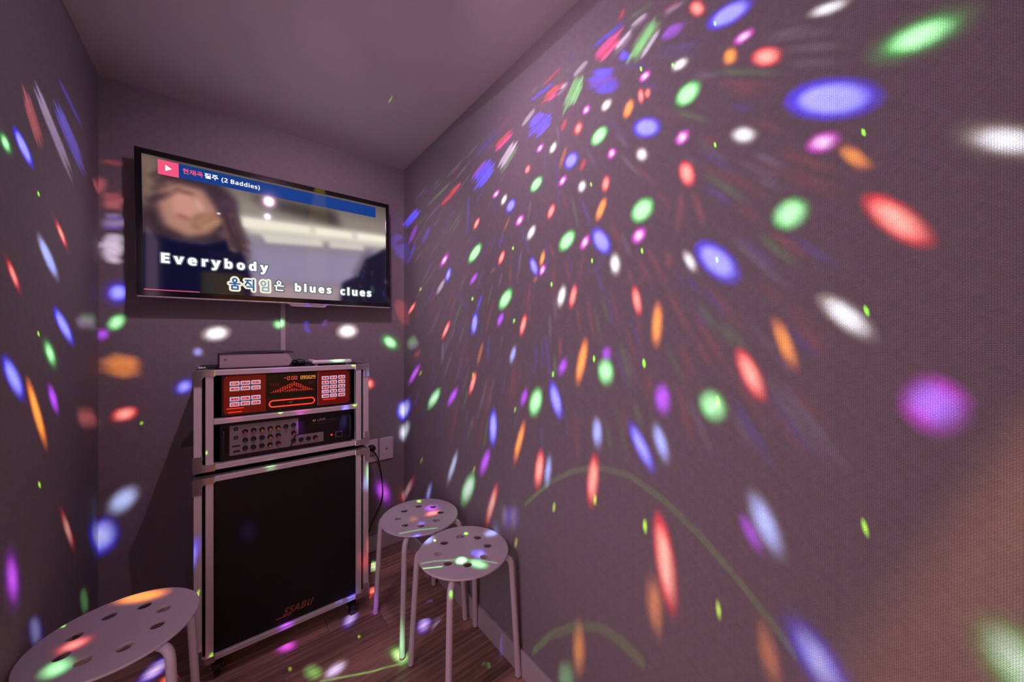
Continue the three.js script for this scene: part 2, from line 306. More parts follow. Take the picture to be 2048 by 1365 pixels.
// ------------------------------------------------------------------ karaoke cabinet
const CX0 = -0.094, CX1 = 0.488, CZ = -1.63, CD = 0.40, CZB = CZ - CD;
const FONT = await new FontLoader().loadAsync('fonts/droid/droid_sans_bold.typeface.json');
function text(s, size, depth, skew = 0) {
  const g = new TextGeometry(s, { font: FONT, size, depth, curveSegments: 4, bevelEnabled: false });
  if (skew) g.applyMatrix4(new THREE.Matrix4().makeShear(0, 0, skew, 0, 0, 0));
  return g;
}
// aluminium front of a flight case: double uprights with a dark groove, single rails, chrome corners
function caseFront(t, x0, x1, y0, y1, z) {
  const w = 0.022, gr = 0.009, rail = 0.019, pro = 0.006;
  for (const [a, s] of [[x0, 1], [x1, -1]]) {
    const span = (p, q) => (s > 0 ? [a + p, a + q] : [a - q, a - p]);
    const [p0, p1] = span(0, w), [q0, q1] = span(w + gr, 2 * w + gr);
    mesh('upright', box(p0, p1, y0, y1, z - 0.03, z + pro, 0.0025), alu, t);
    mesh('upright', box(q0, q1, y0 + rail, y1 - rail, z - 0.03, z + pro, 0.0025), alu, t);
  }
  for (const y of [y0, y1 - rail]) {
    mesh('rail', join([box(x0, x1, y, y + rail, z - 0.03, z + pro, 0.0025), box(x0 + 0.03, x1 - 0.03, y + rail * 0.72, y + rail * 0.82, z, z + pro + 0.0007)]), alu, t);
  }
  for (const [cx, sx] of [[x0, 1], [x1, -1]]) for (const [cy, sy] of [[y0, 1], [y1, -1]]) {
    const L = 0.056, A = 0.054, ww = 0.021, r = 0.008, e = -0.0012;
    const pts = [[e, e], [L, e], [L, ww], [ww + r, ww], [ww, ww + r], [ww, A], [e, A]].map(([a, b]) => new THREE.Vector2(cx + sx * a, cy + sy * b));
    const sh = new THREE.Shape(sx * sy > 0 ? pts : pts.reverse());
    mesh('corner_plate', at(new THREE.ExtrudeGeometry(sh, { depth: 0.004, bevelEnabled: true, bevelSize: 0.0012, bevelThickness: 0.0014, bevelSegments: 2 }), 0, 0, z + pro - 0.001), chrome, t).userData.label = 'polished metal corner plate';
  }
}
// lower speaker box
const SY0 = 0.078, SY1 = 0.729;
{
  const t = group('speaker_cabinet', 'tall black loudspeaker with a perforated front and aluminium edges', 'speaker');
  mesh('body', box(CX0 + 0.002, CX1 - 0.002, SY0 + 0.002, SY1 - 0.002, CZB, CZ - 0.02), blackBoard, t);
  caseFront(t, CX0, CX1, SY0, SY1, CZ);
  for (const x of [CX0 + 0.0205, CX1 - 0.0325]) mesh('groove', box(x, x + 0.012, SY0 + 0.016, SY1 - 0.016, CZ - 0.022, CZ - 0.012), gapMat, t);
  const holes = dataTexture(64, 112, (x, y) => { // round holes in a hexagonal pattern
    const d = Math.min(...[[32, 28], [0, 84], [64, 84], [0, -28], [64, -28], [32, 140]].map(([a, b]) => Math.hypot(x - a, y - b))); return d < 21 ? 0 : d < 25 ? 30 : 200;
  });
  holes.repeat.set(1 / 0.0042, 1 / 0.00735);
  const gm = std(0x1a1818, 0.5, 0.2, { bumpMap: holes, bumpScale: 0.001, map: dataTexture(64, 112, (x, y) => { const d = Math.min(...[[32, 28], [0, 84], [64, 84], [0, -28], [64, -28], [32, 140]].map(([a, b]) => Math.hypot(x - a, y - b))); return d < 23 ? 12 : 200; }, true) });
  gm.map.repeat.set(1 / 0.0042, 1 / 0.00735);
  mesh('grille', uvMetres(box(CX0 + 0.052, CX1 - 0.052, SY0 + 0.018, SY1 - 0.018, CZ - 0.021, CZ - 0.006)), gm, t).userData.label = 'black perforated metal grille';
  // lettering low on the grille
  const a = onPlane(565, 1235, 'z', CZ), b = onPlane(627, 1203, 'z', CZ);
  const g = text('SSABU', 0.026, 0.002, 0.35); g.computeBoundingBox(); const s = (b.x - a.x) / (g.boundingBox.max.x - g.boundingBox.min.x);
  g.scale(s, 1, 1); g.translate(a.x, a.y + 0.0, CZ - 0.0065);
  mesh('logo_letters', join([g, box(a.x - 0.022, a.x + 0.03, a.y - 0.006, a.y - 0.002, CZ - 0.0065, CZ - 0.0045)]), std(0x8a4f28, 0.45), t).userData.label = 'orange slanted letters SSABU';
  for (const [x, z] of [[CX0 + 0.062, CZ - 0.035], [CX1 - 0.062, CZ - 0.035], [CX0 + 0.062, CZB + 0.05], [CX1 - 0.062, CZB + 0.05]]) {
    const c = mesh('caster', join([at(cyl(0.03, 0.03, 0.02, 24, 'x'), x, 0.03, z), box(x - 0.016, x - 0.012, 0.028, 0.07, z - 0.016, z + 0.014), box(x + 0.012, x + 0.016, 0.028, 0.07, z - 0.016, z + 0.014), box(x - 0.025, x + 0.025, 0.068, SY0 + 0.004, z - 0.025, z + 0.025)]), blackPlastic, t);
    mesh('axle', at(cyl(0.005, 0.005, 0.036, 10, 'x'), x, 0.03, z), alu, c);
  }
}
// upper rack
const RY0 = 0.752, RY1 = 1.105, SHELF = 0.921;
{
  const t = group('equipment_rack', 'black rack case with aluminium frame and chrome corners on top of the loudspeaker', 'rack');
  const X0 = CX0 + 0.002, X1 = CX1 - 0.002, p = 0.012;
  mesh('top_panel', box(X0, X1, RY1 - p, RY1 - 0.001, CZB, CZ - 0.02), blackBoard, t);
  mesh('bottom_panel', box(X0, X1, RY0 + 0.001, RY0 + p, CZB, CZ - 0.02), blackBoard, t);
  mesh('side_panel', box(X0, X0 + p, RY0 + p, RY1 - p, CZB, CZ - 0.02), blackBoard, t);
  mesh('side_panel', box(X1 - p, X1, RY0 + p, RY1 - p, CZB, CZ - 0.02), blackBoard, t);
  mesh('back_panel', box(X0 + p, X1 - p, RY0 + p, RY1 - p, CZB, CZB + p), blackBoard, t);
  caseFront(t, CX0, CX1, RY0, RY1, CZ);
  for (const x of [CX0 + 0.0205, CX1 - 0.0325]) mesh('groove', box(x, x + 0.012, RY0 + 0.016, RY1 - 0.016, CZ - 0.022, CZ - 0.012), gapMat, t);
  mesh('shelf_rail', join([box(CX0 + 0.053, CX1 - 0.053, SHELF - 0.0095, SHELF + 0.0095, CZ - 0.03, CZ + 0.004, 0.0025), box(CX0 + 0.06, CX1 - 0.06, SHELF + 0.004, SHELF + 0.0055, CZ, CZ + 0.0047)]), alu, t);
  mesh('shelf_panel', box(X0 + p, X1 - p, SHELF - 0.008, SHELF + 0.004, CZB + p, CZ - 0.03), blackBoard, t);
  for (const y of [RY0]) for (const x of [CX0 + 0.06, CX1 - 0.06]) for (const z of [CZ - 0.06, CZB + 0.06]) mesh('foot', at(cyl(0.014, 0.016, RY0 - SY1 + 0.002, 16), x, (SY1 + RY0) / 2, z), blackPlastic, t);
  for (const s of [-1, 1]) {
    const x = s < 0 ? CX0 : CX1;
    const sh = new THREE.Shape([[0, 0.03], [0.012, 0.028], [0.046, -0.022], [0.046, -0.03], [0, -0.03]].map(([a, b]) => new THREE.Vector2(a * s, b)));
    mesh('side_handle', at(new THREE.ExtrudeGeometry(sh, { depth: 0.1, bevelEnabled: false }), x - s * 0.002, 0.845, CZ - 0.24), blackPlastic, t);
  }
}
// button faces: one sheet of print shared by all buttons
const LABELS = ['1', '2', '3', '4', '5', '6', '7', '8', '9', '==', '0', '-=', '=-', '==', '-~', '. .', '...', '.:-', '- .', '.:.', '.:-', '=.', '. -', '.. .', '. :', '.:.', '=:='];
const sheet = canvasTexture(1024, 512, (g) => {
  LABELS.forEach((s, i) => {
    const x = (i % 6) * 170, y = Math.floor(i / 6) * 100;
    g.fillStyle = i === 9 || i === 13 ? '#e0485a' : '#d8321c'; g.fillRect(x, y, 170, 100);
    g.fillStyle = '#ffe9e4'; 
    if (/\d/.test(s)) { g.font = 'bold 84px sans-serif'; g.textAlign = 'center'; g.textBaseline = 'middle'; g.fillText(s, x + 85, y + 52); }
    else for (let k = 0; k < 4; k++) { const r = ((i * 37 + k * 53) % 7) / 7; if (r < 0.15) continue; g.fillRect(x + 28 + k * 30, y + 30 + 16 * r, 22, 14); g.fillRect(x + 32 + k * 30, y + 52, 12, 20); }
  });
});
const capMat = std(0xc8ccd8, 0.35, 0, { emissive: 0xb9c2e6, emissiveIntensity: 0.55 }), faceMat = std(0x200000, 0.3, 0, { emissive: 0xffffff, emissiveMap: sheet, emissiveIntensity: 0.85 });
{
  const z = CZ - 0.012;
  const t = group('karaoke_player', 'karaoke machine with red lit keypads and a bar display in the rack', 'karaoke player');
  mesh('chassis', box(-0.02, 0.42, SHELF + 0.012, 1.082, CZ - 0.30, z - 0.006), blackPlastic, t);
  mesh('foot', box(0.0, 0.40, SHELF + 0.004, SHELF + 0.012, CZ - 0.28, CZ - 0.05), blackPlastic, t);
  const wing = (x0, x1, name, left) => {
    const r = 0.016, y0 = 0.943, y1 = 1.079, s = new THREE.Shape();
    if (left) { s.moveTo(x1, y0); s.lineTo(x1, y1); s.lineTo(x0 + r, y1); s.quadraticCurveTo(x0, y1, x0, y1 - r); s.lineTo(x0, y0 + r); s.quadraticCurveTo(x0, y0, x0 + r, y0); s.closePath(); }
    else { s.moveTo(x0, y0); s.lineTo(x1 - r, y0); s.quadraticCurveTo(x1, y0, x1, y0 + r); s.lineTo(x1, y1 - r); s.quadraticCurveTo(x1, y1, x1 - r, y1); s.lineTo(x0, y1); s.closePath(); }
    return mesh(name, at(new THREE.ExtrudeGeometry(s, { depth: 0.008, bevelEnabled: true, bevelSize: 0.003, bevelThickness: 0.004, bevelSegments: 3 }), 0, 0, z - 0.006), std(0x5a0d0a, 0.18, 0, { clearcoat: 0.5, clearcoatRoughness: 0.1, emissive: 0x8a1208, emissiveIntensity: 0.28 }), t);
  };
  const left = wing(-0.012, 0.109, 'keypad_panel', true), right = wing(0.289, 0.408, 'keypad_panel', false);
  left.userData.label = 'red glowing panel with twelve function buttons'; right.userData.label = 'red glowing panel with fifteen number buttons';
  const zf = z + 0.006;
  let n = 0;
  const button = (parent, u, v, w, h, i) => {
    const p = onPlane(u, v, 'z', zf + 0.003);
    const b = mesh('button', at(new RoundedBoxGeometry(w, h, 0.004, 2, 0.0018), p.x, p.y, zf + 0.001), capMat, parent);
    const g = new THREE.PlaneGeometry(w * 0.74, h * 0.52), uv = g.attributes.uv, c = i % 6, r = Math.floor(i / 6);
    for (let k = 0; k < 4; k++) uv.setXY(k, (c + uv.getX(k)) * 170 / 1024, 1 - (r + 1 - uv.getY(k)) * 100 / 512);
    mesh('button_window', at(g, p.x, p.y, zf + 0.0035), faceMat, b);
  };
  // rows and columns read off the photograph
  const rowL = [[469.5, 768, 501, 767, 511.5, 765], [469.5, 779, 0, 0, 0, 0]];
  const gridL = (k) => [[469.3, 490.8, 512.0][k % 3], [[767.8, 766.4, 764.9], [778.6, 776.9, 775.6], [799, 797, 795], [809.5, 807.2, 805.3]][Math.floor(k / 3)][k % 3]];
  for (let k = 0; k < 12; k++) { const [u, v] = gridL(k); button(left, u, v, 0.0285, 0.0155, 15 + k); }
  const ry = [[756.6, 755.4, 754.4], [765.8, 764.5, 763.4], [774.9, 773.5, 772.2], [783.8, 782.4, 781], [792.8, 791.2, 789.8]];
  for (let k = 0; k < 15; k++) { const u = [651.0, 667.2, 683.6][k % 3]; button(right, u, ry[Math.floor(k / 3)][k % 3], 0.0272, 0.0148, k); }
  // red light strips under the keys
  for (const [par, a, b, v0, v1] of [[left, 453, 488, 819, 816], [left, 456, 484, 826.4, 823.4], [right, 646, 672, 799.6, 797.8]]) {
    const p = onPlane(a, v0, 'z', zf + 0.002), q = onPlane(b, v1, 'z', zf + 0.002);
    mesh('light_strip', box(p.x, q.x, (p.y + q.y) / 2 - 0.0018, (p.y + q.y) / 2 + 0.0018, zf - 0.004, zf + 0.002), std(0x300000, 0.3, 0, { emissive: 0xff3a22, emissiveIntensity: 0.9 }), par);
  }
  // display: bars and digits of the lit dot matrix
  const seg = { 0: 'abcdef', 1: 'bc', 2: 'abged', 3: 'abgcd', 4: 'fgbc', 5: 'afgcd', 6: 'afgedc', 9: 'abcdfg' };
  const disp = canvasTexture(1024, 512, (g, w, h) => {
    g.fillStyle = '#0a0708'; g.fillRect(0, 0, w, h);
    const digit = (d, x, y, W, Hh, color) => {
      const S = { a: [0, 0, 1, 0], b: [1, 0, 1, .5], c: [1, .5, 1, 1], d: [0, 1, 1, 1], e: [0, .5, 0, 1], f: [0, 0, 0, .5], g: [0, .5, 1, .5] };
      g.strokeStyle = color; g.lineWidth = 11; g.lineCap = 'round';
      for (const k of seg[d]) { const [a, b, c, e] = S[k]; g.beginPath(); g.moveTo(x + a * W, y + b * Hh); g.lineTo(x + c * W, y + e * Hh); g.stroke(); }
    };
    g.fillStyle = '#ff4a38'; g.fillRect(340, 66, 46, 16);
    digit(0, 410, 50, 42, 70, '#ff5a48'); digit(0, 494, 50, 40, 70, '#ff5a48'); digit(0, 560, 50, 40, 70, '#ff5a48');
    [0, 9, 5, 6, 2, 9].forEach((d, k) => digit(d, 680 + k * 54, 50, 32, 70, '#ffa040'));
    for (let c = 0; c < 20; c++) {
      const top = Math.round(10 - Math.abs(c - 9.7) * 1.05), x = 74 + c * 45.5;
      for (let r = 0; r < 12; r++) {
        const y = 388 - r * 21, hollow = r < top - 4 && r > 4 - Math.abs(c - 9.7) * 0.9 && Math.abs(c - 9.7) < 5.2;
        const lit = r <= top && !hollow, hot = lit ? (r % 3 ? 255 : 190) : (c < 4 || c > 16) && r > 6 && r < 11 ? 90 : 34;
        g.fillStyle = lit ? `rgb(${hot},${Math.round(hot * 0.24)},${Math.round(hot * 0.18)})` : `rgb(${hot},${hot * 0.15},${hot * 0.12})`;
        g.fillRect(x, y, 28, 13);
      }
    }
  });
  mesh('display', box(0.109, 0.289, 0.943, 1.079, z - 0.004, z + 0.003), blackGloss, t);
  const dp = new THREE.PlaneGeometry(0.172, 0.0865); mesh('display_screen', at(dp, 0.199, 1.0325, z + 0.0036), std(0x020202, 0.15, 0, { emissive: 0xffffff, emissiveMap: disp, emissiveIntensity: 0.9 }), t).userData.label = 'red bar display with the number 095629';
  const ring = []; { const x0 = 0.122, x1 = 0.276, yc = 0.965, r = 0.012; for (let k = 0; k <= 8; k++) { const a = -Math.PI / 2 + Math.PI * k / 8; ring.push(V(x1 - r + r * Math.cos(a), yc + r * Math.sin(a), z + 0.004)); } for (let k = 0; k <= 8; k++) { const a = Math.PI / 2 + Math.PI * k / 8; ring.push(V(x0 + r + r * Math.cos(a), yc + r * Math.sin(a), z + 0.004)); } }
  mesh('neon_ring', new THREE.TubeGeometry(new THREE.CatmullRomCurve3(ring, true, 'catmullrom', 0.1), 160, 0.0024, 8, true), std(0x400000, 0.3, 0, { emissive: 0xff3830, emissiveIntensity: 1.3 }), t).userData.label = 'red neon outline of a long capsule';
  mesh('logo_letters', at(text('KY', 0.007, 0.0006), 0.187, 0.962, z + 0.003), std(0x8a8698, 0.5), t);
  const l = new THREE.RectAreaLight(0xff4a30, 0.5, 0.40, 0.12); l.position.set(0.198, 1.011, zf + 0.006); l.lookAt(0.198, 1.011, 1); l.name = 'player_panel_light'; scene.add(l);
}
{
  const z = CZ - 0.012, P = (u, v) => onPlane(u, v, 'z', z);
  const t = group('karaoke_amplifier', 'black mixing amplifier with rows of knobs below the red karaoke machine', 'amplifier');
  mesh('chassis', box(-0.022, 0.416, RY0 + 0.0205, SHELF - 0.012, CZ - 0.32, z - 0.006), blackPlastic, t);
  mesh('foot', box(0.0, 0.40, RY0 + 0.012, RY0 + 0.0205, CZ - 0.3, CZ - 0.05), blackPlastic, t);
  mesh('front_plate', box(-0.024, 0.418, RY0 + 0.022, SHELF - 0.014, z - 0.006, z - 0.001, 0.002), std(0x1d191e, 0.32, 0.3), t);
  const plateMat = std(0x8a8082, 0.5, 0.25);
  const pl = new THREE.Shape([[0.003, 0.789], [0.19, 0.789], [0.207, 0.829], [0.219, 0.833], [0.219, 0.898], [0.003, 0.898]].map(([a, b]) => new THREE.Vector2(a, b)));
  mesh('control_plate', at(new THREE.ExtrudeGeometry(pl, { depth: 0.0015, bevelEnabled: false }), 0, 0, z - 0.001), plateMat, t);
  const pl2 = new THREE.Shape([[0.194, 0.789], [0.31, 0.789], [0.31, 0.829], [0.213, 0.829]].map(([a, b]) => new THREE.Vector2(a, b)));
  mesh('control_plate', at(new THREE.ExtrudeGeometry(pl2, { depth: 0.0015, bevelEnabled: false }), 0, 0, z - 0.001), plateMat, t);
  const A = (x, y) => [430 + x / 13.653, 840 + y / 13.653], B = (x, y) => [560 + x / 12.8, 815 + y / 12.8];
  const red = std(0xc03a34, 0.5), yel = std(0xc88a1c, 0.5), blu = std(0x20243a, 0.5), knobMat = std(0x101014, 0.45);
  const K = [[A(820, 320), red], [A(1055, 285), red], [A(1285, 262), yel], [A(1505, 235), yel], [A(1720, 208), yel], [A(1935, 178), blu], [B(345, 455), blu],
    [A(825, 555), blu], [A(1050, 522), blu], [A(1285, 490), blu], [A(1505, 462), yel], [A(1725, 428), red], [B(345, 655), red],
    [A(825, 780), blu], [A(1050, 748), blu], [A(1280, 712), blu], [A(1500, 682), yel], [A(1725, 648), red], [B(345, 855), blu], [B(540, 830), blu], [B(725, 800), blu], [B(900, 770), red]];
  for (const [[u, v], m] of K) {
    const p = P(u, v), k = mesh('knob', at(new THREE.LatheGeometry([[0, 0.011], [0.0052, 0.011], [0.0062, 0.010], [0.0068, 0.002], [0.0088, 0], [0, 0]].map(([a, b]) => new THREE.Vector2(a, b)), 20).rotateX(Math.PI / 2), p.x, p.y, z + 0.0005), knobMat, t);
    mesh('knob_cap', at(cyl(0.0040, 0.0040, 0.0022, 14, 'z'), p.x + 0.0008, p.y - 0.0022, z + 0.012), m, k);
  }
  for (const [x, y] of [[570, 255], [570, 490]]) { const p = P(...A(x, y)); mesh('microphone_jack', at(new THREE.TorusGeometry(0.0048, 0.0022, 8, 20), p.x, p.y, z + 0.001), blackPlastic, t); }
  { const p = P(...A(575, 722)); mesh('nameplate', box(p.x - 0.0125, p.x + 0.0125, p.y - 0.003, p.y + 0.003, z, z + 0.0014, 0.0006), blackPlastic, t); }
  { const p = P(...A(592, 862)); mesh('socket', box(p.x - 0.0095, p.x + 0.0095, p.y - 0.004, p.y + 0.004, z, z + 0.0016, 0.0007), blackPlastic, t); }
  mesh('divider_line', at(new THREE.ExtrudeGeometry(new THREE.Shape([[0.190, 0.789], [0.1925, 0.789], [0.2105, 0.829], [0.31, 0.8295], [0.31, 0.831], [0.2085, 0.831]].map(([a, b]) => new THREE.Vector2(a, b))), { depth: 0.002, bevelEnabled: false }), 0, 0, z - 0.001), blackPlastic, t);
  { const p = P(663.3, 870.2); mesh('power_light', at(new THREE.SphereGeometry(0.0034, 16, 10), p.x, p.y, z), std(0x400000, 0.3, 0, { emissive: 0xff2a20, emissiveIntensity: 3 }), t).userData.label = 'small glowing red power light'; }
  { const p = P(677.2, 868.6); const s = mesh('power_switch', box(p.x - 0.0145, p.x + 0.0145, p.y - 0.0135, p.y + 0.0135, z - 0.002, z + 0.003, 0.003), std(0x55525e, 0.4, 0.3), t); mesh('rocker', box(p.x - 0.0105, p.x + 0.0105, p.y - 0.0085, p.y + 0.0085, z, z + 0.006, 0.002), blackGloss, s); }
  { const a = P(634, 842.5), b = P(651, 841.5); const g = text('LIVE', 0.0095, 0.001); g.computeBoundingBox(); g.scale((b.x - a.x) / g.boundingBox.max.x, 1, 1); mesh('logo_letters', at(g, a.x, a.y - 0.0005, z - 0.001), std(0xa08f80, 0.4), t);
    const e = P(629, 841.5); mesh('logo_emblem', join([at(cyl(0.0055, 0.0055, 0.001, 20, 'z').scale(1.1, 0.85, 1), e.x - 0.001, e.y, z - 0.0005), box(e.x + 0.002, e.x + 0.0045, e.y - 0.005, e.y + 0.005, z - 0.001, z)]), std(0xb8a060, 0.4, 0.3), t);
    const c = P(653.5, 840), d = P(671, 838.6), h = text('Signal', 0.0062, 0.0006); h.computeBoundingBox(); h.scale((d.x - c.x) / h.boundingBox.max.x, 1, 1); mesh('logo_small_letters', at(box(c.x, d.x, c.y - 0.002, c.y + 0.0012, z - 0.001, z - 0.0004), 0, 0, 0), std(0x4a3a34, 0.5), t);
  }
  mesh('accent_line', box(P(625, 0).x, P(675, 0).x, 0.8655, 0.867, z - 0.001, z - 0.0003), std(0x4a4658, 0.3, 0.5), t);
  { const a = P(697, 860).x; mesh('rack_handle', tube([V(a, 0.80, z - 0.004), V(a, 0.801, z + 0.016), V(a, 0.812, z + 0.022), V(a, 0.872, z + 0.022), V(a, 0.883, z + 0.016), V(a, 0.884, z - 0.004)], 0.0055, 30, 10), blackPlastic, t); }
  { const a = P(447, 885).x; mesh('rack_handle', tube([V(a, 0.80, z - 0.004), V(a, 0.801, z + 0.016), V(a, 0.812, z + 0.022), V(a, 0.872, z + 0.022), V(a, 0.883, z + 0.016), V(a, 0.884, z - 0.004)], 0.0055, 30, 10), blackPlastic, t); }
}

// ------------------------------------------------------------------ things on top of the rack
{
  const y = RY1 - 0.001, x0 = -0.030, x1 = 0.205, z0 = CZ - 0.36, z1 = CZ - 0.075;
  const t = group('song_book', 'thick hardback song book with dark purple covers lying on the rack', 'book', [x0, y, z1]);
  const cover = std(0x24132c, 0.5), w = x1 - x0, d = z0 - z1;
  mesh('cover', box(0, w + 0.008, 0, 0.0035, d, 0, 0.0012), cover, t);
  const c = mesh('cover', box(-0.001, w + 0.006, -0.00175, 0.00175, d, 0, 0.0012), cover, t); c.position.set(0, 0.0565, 0); c.rotation.z = 0.012;
  mesh('spine', box(-0.0015, 0.003, 0, 0.058, d, 0, 0.0012), cover, t);
  const s = new THREE.Shape(); s.moveTo(0.004, 0.0036); s.lineTo(w - 0.012, 0.0036); s.bezierCurveTo(w + 0.004, 0.02, w + 0.004, 0.036, w - 0.02, 0.0545); s.lineTo(0.004, 0.0545); s.closePath();
  mesh('page_block', at(new THREE.ExtrudeGeometry(s, { depth: -d - 0.008, bevelEnabled: false }), 0, 0, d + 0.004),
    std(0xb7a9a6, 0.85, 0, { bumpMap: (() => { const k = dataTexture(8, 256, (x, yy) => 80 + 150 * rnd()); k.repeat.set(20, 20); return k; })(), bumpScale: 0.0006 }), t).userData.label = 'thick stack of pale pages';
  mesh('page_tab', box(0.018, 0.024, 0.0315, 0.0355, -0.006, -0.0025), std(0x1c161c, 0.7), t);
}
{
  const y = RY1 - 0.001;
  const t = group('remote_pad', 'white tablet shaped remote control with small feet on the rack', 'remote control', [0.352, y, CZ - 0.10]);
  const g = new RoundedBoxGeometry(0.158, 0.017, 0.115, 4, 0.0075);
  mesh('case', at(g, 0, 0.0155, 0), whitePlastic, t);
  mesh('touch_panel', box(-0.066, 0.066, 0.0235, 0.0248, -0.047, 0.047, 0.0005), blackGloss, t);
  for (const [x, z] of [[-0.062, 0.04], [0.062, 0.04], [-0.062, -0.04], [0.062, -0.04]]) mesh('foot', at(cyl(0.007, 0.006, 0.009, 14), x, 0.0045, z), whitePlastic, t);
  const k = group('black_handset', 'small glossy black rounded handset between the book and the white remote', 'handset', [0.232, y, CZ - 0.09]);
  mesh('shell', at(new THREE.SphereGeometry(1, 28, 18).scale(0.027, 0.0155, 0.05), 0, 0.0155, 0), blackGloss, k);
  mesh('base', box(-0.016, 0.016, 0, 0.006, -0.035, 0.035, 0.002), blackPlastic, k);
  const q = group('stylus', 'thin dark stylus with a pale tip lying left of the song book', 'stylus', [-0.072, y, CZ - 0.11]);
  mesh('barrel', at(cyl(0.0022, 0.0022, 0.036, 10, 'x'), 0.022, 0.0042, 0), blackPlastic, q);
  mesh('tip', join([at(cyl(0.0032, 0.0042, 0.014, 12, 'x'), -0.008, 0.0042, 0), at(new THREE.SphereGeometry(0.0042, 12, 8), 0.003, 0.0042, 0)]), whitePlastic, q);
}

// ------------------------------------------------------------------ wall sockets and cord
{
  const plate = (name, label, category, x, w) => {
    const g = group(name, label, category, [x, 0.577, ZB]);
    mesh('plate', box(-w / 2, w / 2, -0.064, 0.064, 0, 0.009, 0.003), whitePlastic, g); return g;
  };
  const a = plate('power_socket', 'white double power socket with a dark plug in it', 'socket', 0.632, 0.084);
  for (const y of [0.02, -0.027]) { const r = mesh('outlet', at(new THREE.TorusGeometry(0.019, 0.002, 8, 28), 0.006, y, 0.009), whitePlastic, a); for (const s of [-1, 1]) mesh('pin_hole', at(cyl(0.003, 0.003, 0.001, 10, 'z'), 0.006 + s * 0.009, y, 0.0093), blackPlastic, r); }
  const b = plate('wall_jack', 'blank white jack plate beside the power socket', 'jack plate', 0.723, 0.08);
  mesh('jack', box(-0.006, 0.006, -0.005, 0.005, 0.009, 0.0096, 0.0002), std(0x8a7a78, 0.6), b);
  const c = group('power_cable', 'dark power cable hanging from the socket plug', 'cable');
  const P = (u, v, z) => onPlane(u, v, 'z', z);
  const pg = P(744, 897, ZB + 0.03);
  mesh('plug', join([at(cyl(0.016, 0.018, 0.03, 20, 'z'), pg.x, pg.y, ZB + 0.0245), at(new THREE.SphereGeometry(0.016, 16, 10).scale(1, 1, 0.5), pg.x, pg.y, ZB + 0.039)]), std(0x2e2018, 0.5), c);
  mesh('cable', tube([V(pg.x, pg.y - 0.01, ZB + 0.036), P(752, 910, ZB + 0.036), P(758.5, 928, ZB + 0.03), P(763, 950, ZB + 0.025), P(765, 975, ZB + 0.02), P(763, 1000, ZB + 0.018), P(754, 1024, ZB + 0.018), P(744, 1046, ZB + 0.02), P(735, 1070, ZB + 0.024), V(0.52, 0.02, ZB + 0.03)], 0.0036, 90, 8), std(0x2a2016, 0.5), c);
}

// ------------------------------------------------------------------ stools
const seatGeo = (() => {
  const R = 0.163, s = new THREE.Shape(); s.absarc(0, 0, R - 0.002, 0, Math.PI * 2);
  for (let k = 0; k < 8; k++) { const a = (k + 0.5) * Math.PI / 4, h = new THREE.Path(); h.absarc(0.090 * Math.cos(a), 0.090 * Math.sin(a), 0.0165, 0, Math.PI * 2, true); s.holes.push(h); }
  const g = new THREE.ExtrudeGeometry(s, { depth: 0.003, bevelEnabled: true, bevelSize: 0.002, bevelThickness: 0.002, bevelSegments: 3, curveSegments: 40 });
  return g.rotateX(-Math.PI / 2).translate(0, 0.4415, 0);
})();
const legGeo = tube([V(0.02, 0.428, 0), V(0.10, 0.428, 0), V(0.148, 0.428, 0), V(0.163, 0.425, 0), V(0.1725, 0.415, 0), V(0.1765, 0.399, 0), V(0.179, 0.36, 0), V(0.189, 0.2, 0), V(0.1995, 0.018, 0), V(0.2, 0.009, 0)], 0.0108, 60, 14);
const footGeo = new THREE.SphereGeometry(0.0112, 14, 10).scale(1, 1, 1);
function stool(x, z, turn, label) {
  const t = group('stool', label, 'stool', [x, 0, z], 'round white stools with holes in the seat'); t.rotation.y = turn;
  mesh('seat', seatGeo, whiteSteel, t);
  for (let k = 0; k < 4; k++) {
    const a = Math.PI / 4 + k * Math.PI / 2, l = mesh('leg', legGeo, whiteSteel, t); l.rotation.y = a;
    const f = mesh('foot_cap', footGeo, whitePlastic, l); f.position.set(0.2, 0.0112, 0);
  }
  mesh('brace', join([at(cyl(0.05, 0.05, 0.006, 28), 0, 0.4367, 0), at(cyl(0.03, 0.03, 0.03, 20), 0, 0.424, 0)]), whiteSteel, t);
  return t;
}
stool(0.651, -1.446, 0.03, 'round white stool standing beside the loudspeaker, close to the back wall');
stool(0.669, -1.109, 0.0, 'round white stool against the right wall, in front of another stool');
stool(-0.229, -1.372, -0.08, 'single round white stool standing in the corner by the left wall');

// ------------------------------------------------------------------ disco lamp: a bulb inside a smoky dome that is set with coloured lenses
// Where each beam ends was read off the photograph; a lens sits on the dome on the line from the bulb to that place.
const TINT = {  // what the wall shows where a beam ends: middle, edge
  W: [[232, 240, 255], [172, 164, 152]], G: [[172, 250, 182], [84, 200, 96]], B: [[146, 148, 255], [56, 52, 224]], P: [[250, 228, 255], [240, 14, 236]],
  R: [[255, 160, 146], [254, 50, 40]], O: [[252, 160, 78], [216, 118, 48]], V: [[168, 84, 230], [140, 40, 180]], L: [[152, 166, 252], [128, 124, 150]],
  Q: [[158, 116, 255], [196, 46, 208]], r: [[205, 80, 86]], g: [[118, 186, 118]], b: [[92, 82, 226]], o: [[180, 112, 70]], w: [[178, 166, 184]], v: [[128, 74, 180]], m: [[220, 78, 146]],
  x: [[136, 78, 84]], y: [[96, 122, 92]], z: [[88, 76, 150]], q: [[122, 106, 130]], K: [[140, 255, 60]], k: [[104, 132, 76]],
};
const SRGB = (c) => { const v = c / 255; return v <= 0.04045 ? v / 12.92 : ((v + 0.055) / 1.055) ** 2.4; };
const beams = [], rays = [];       // of the disco lamp, of the laser box
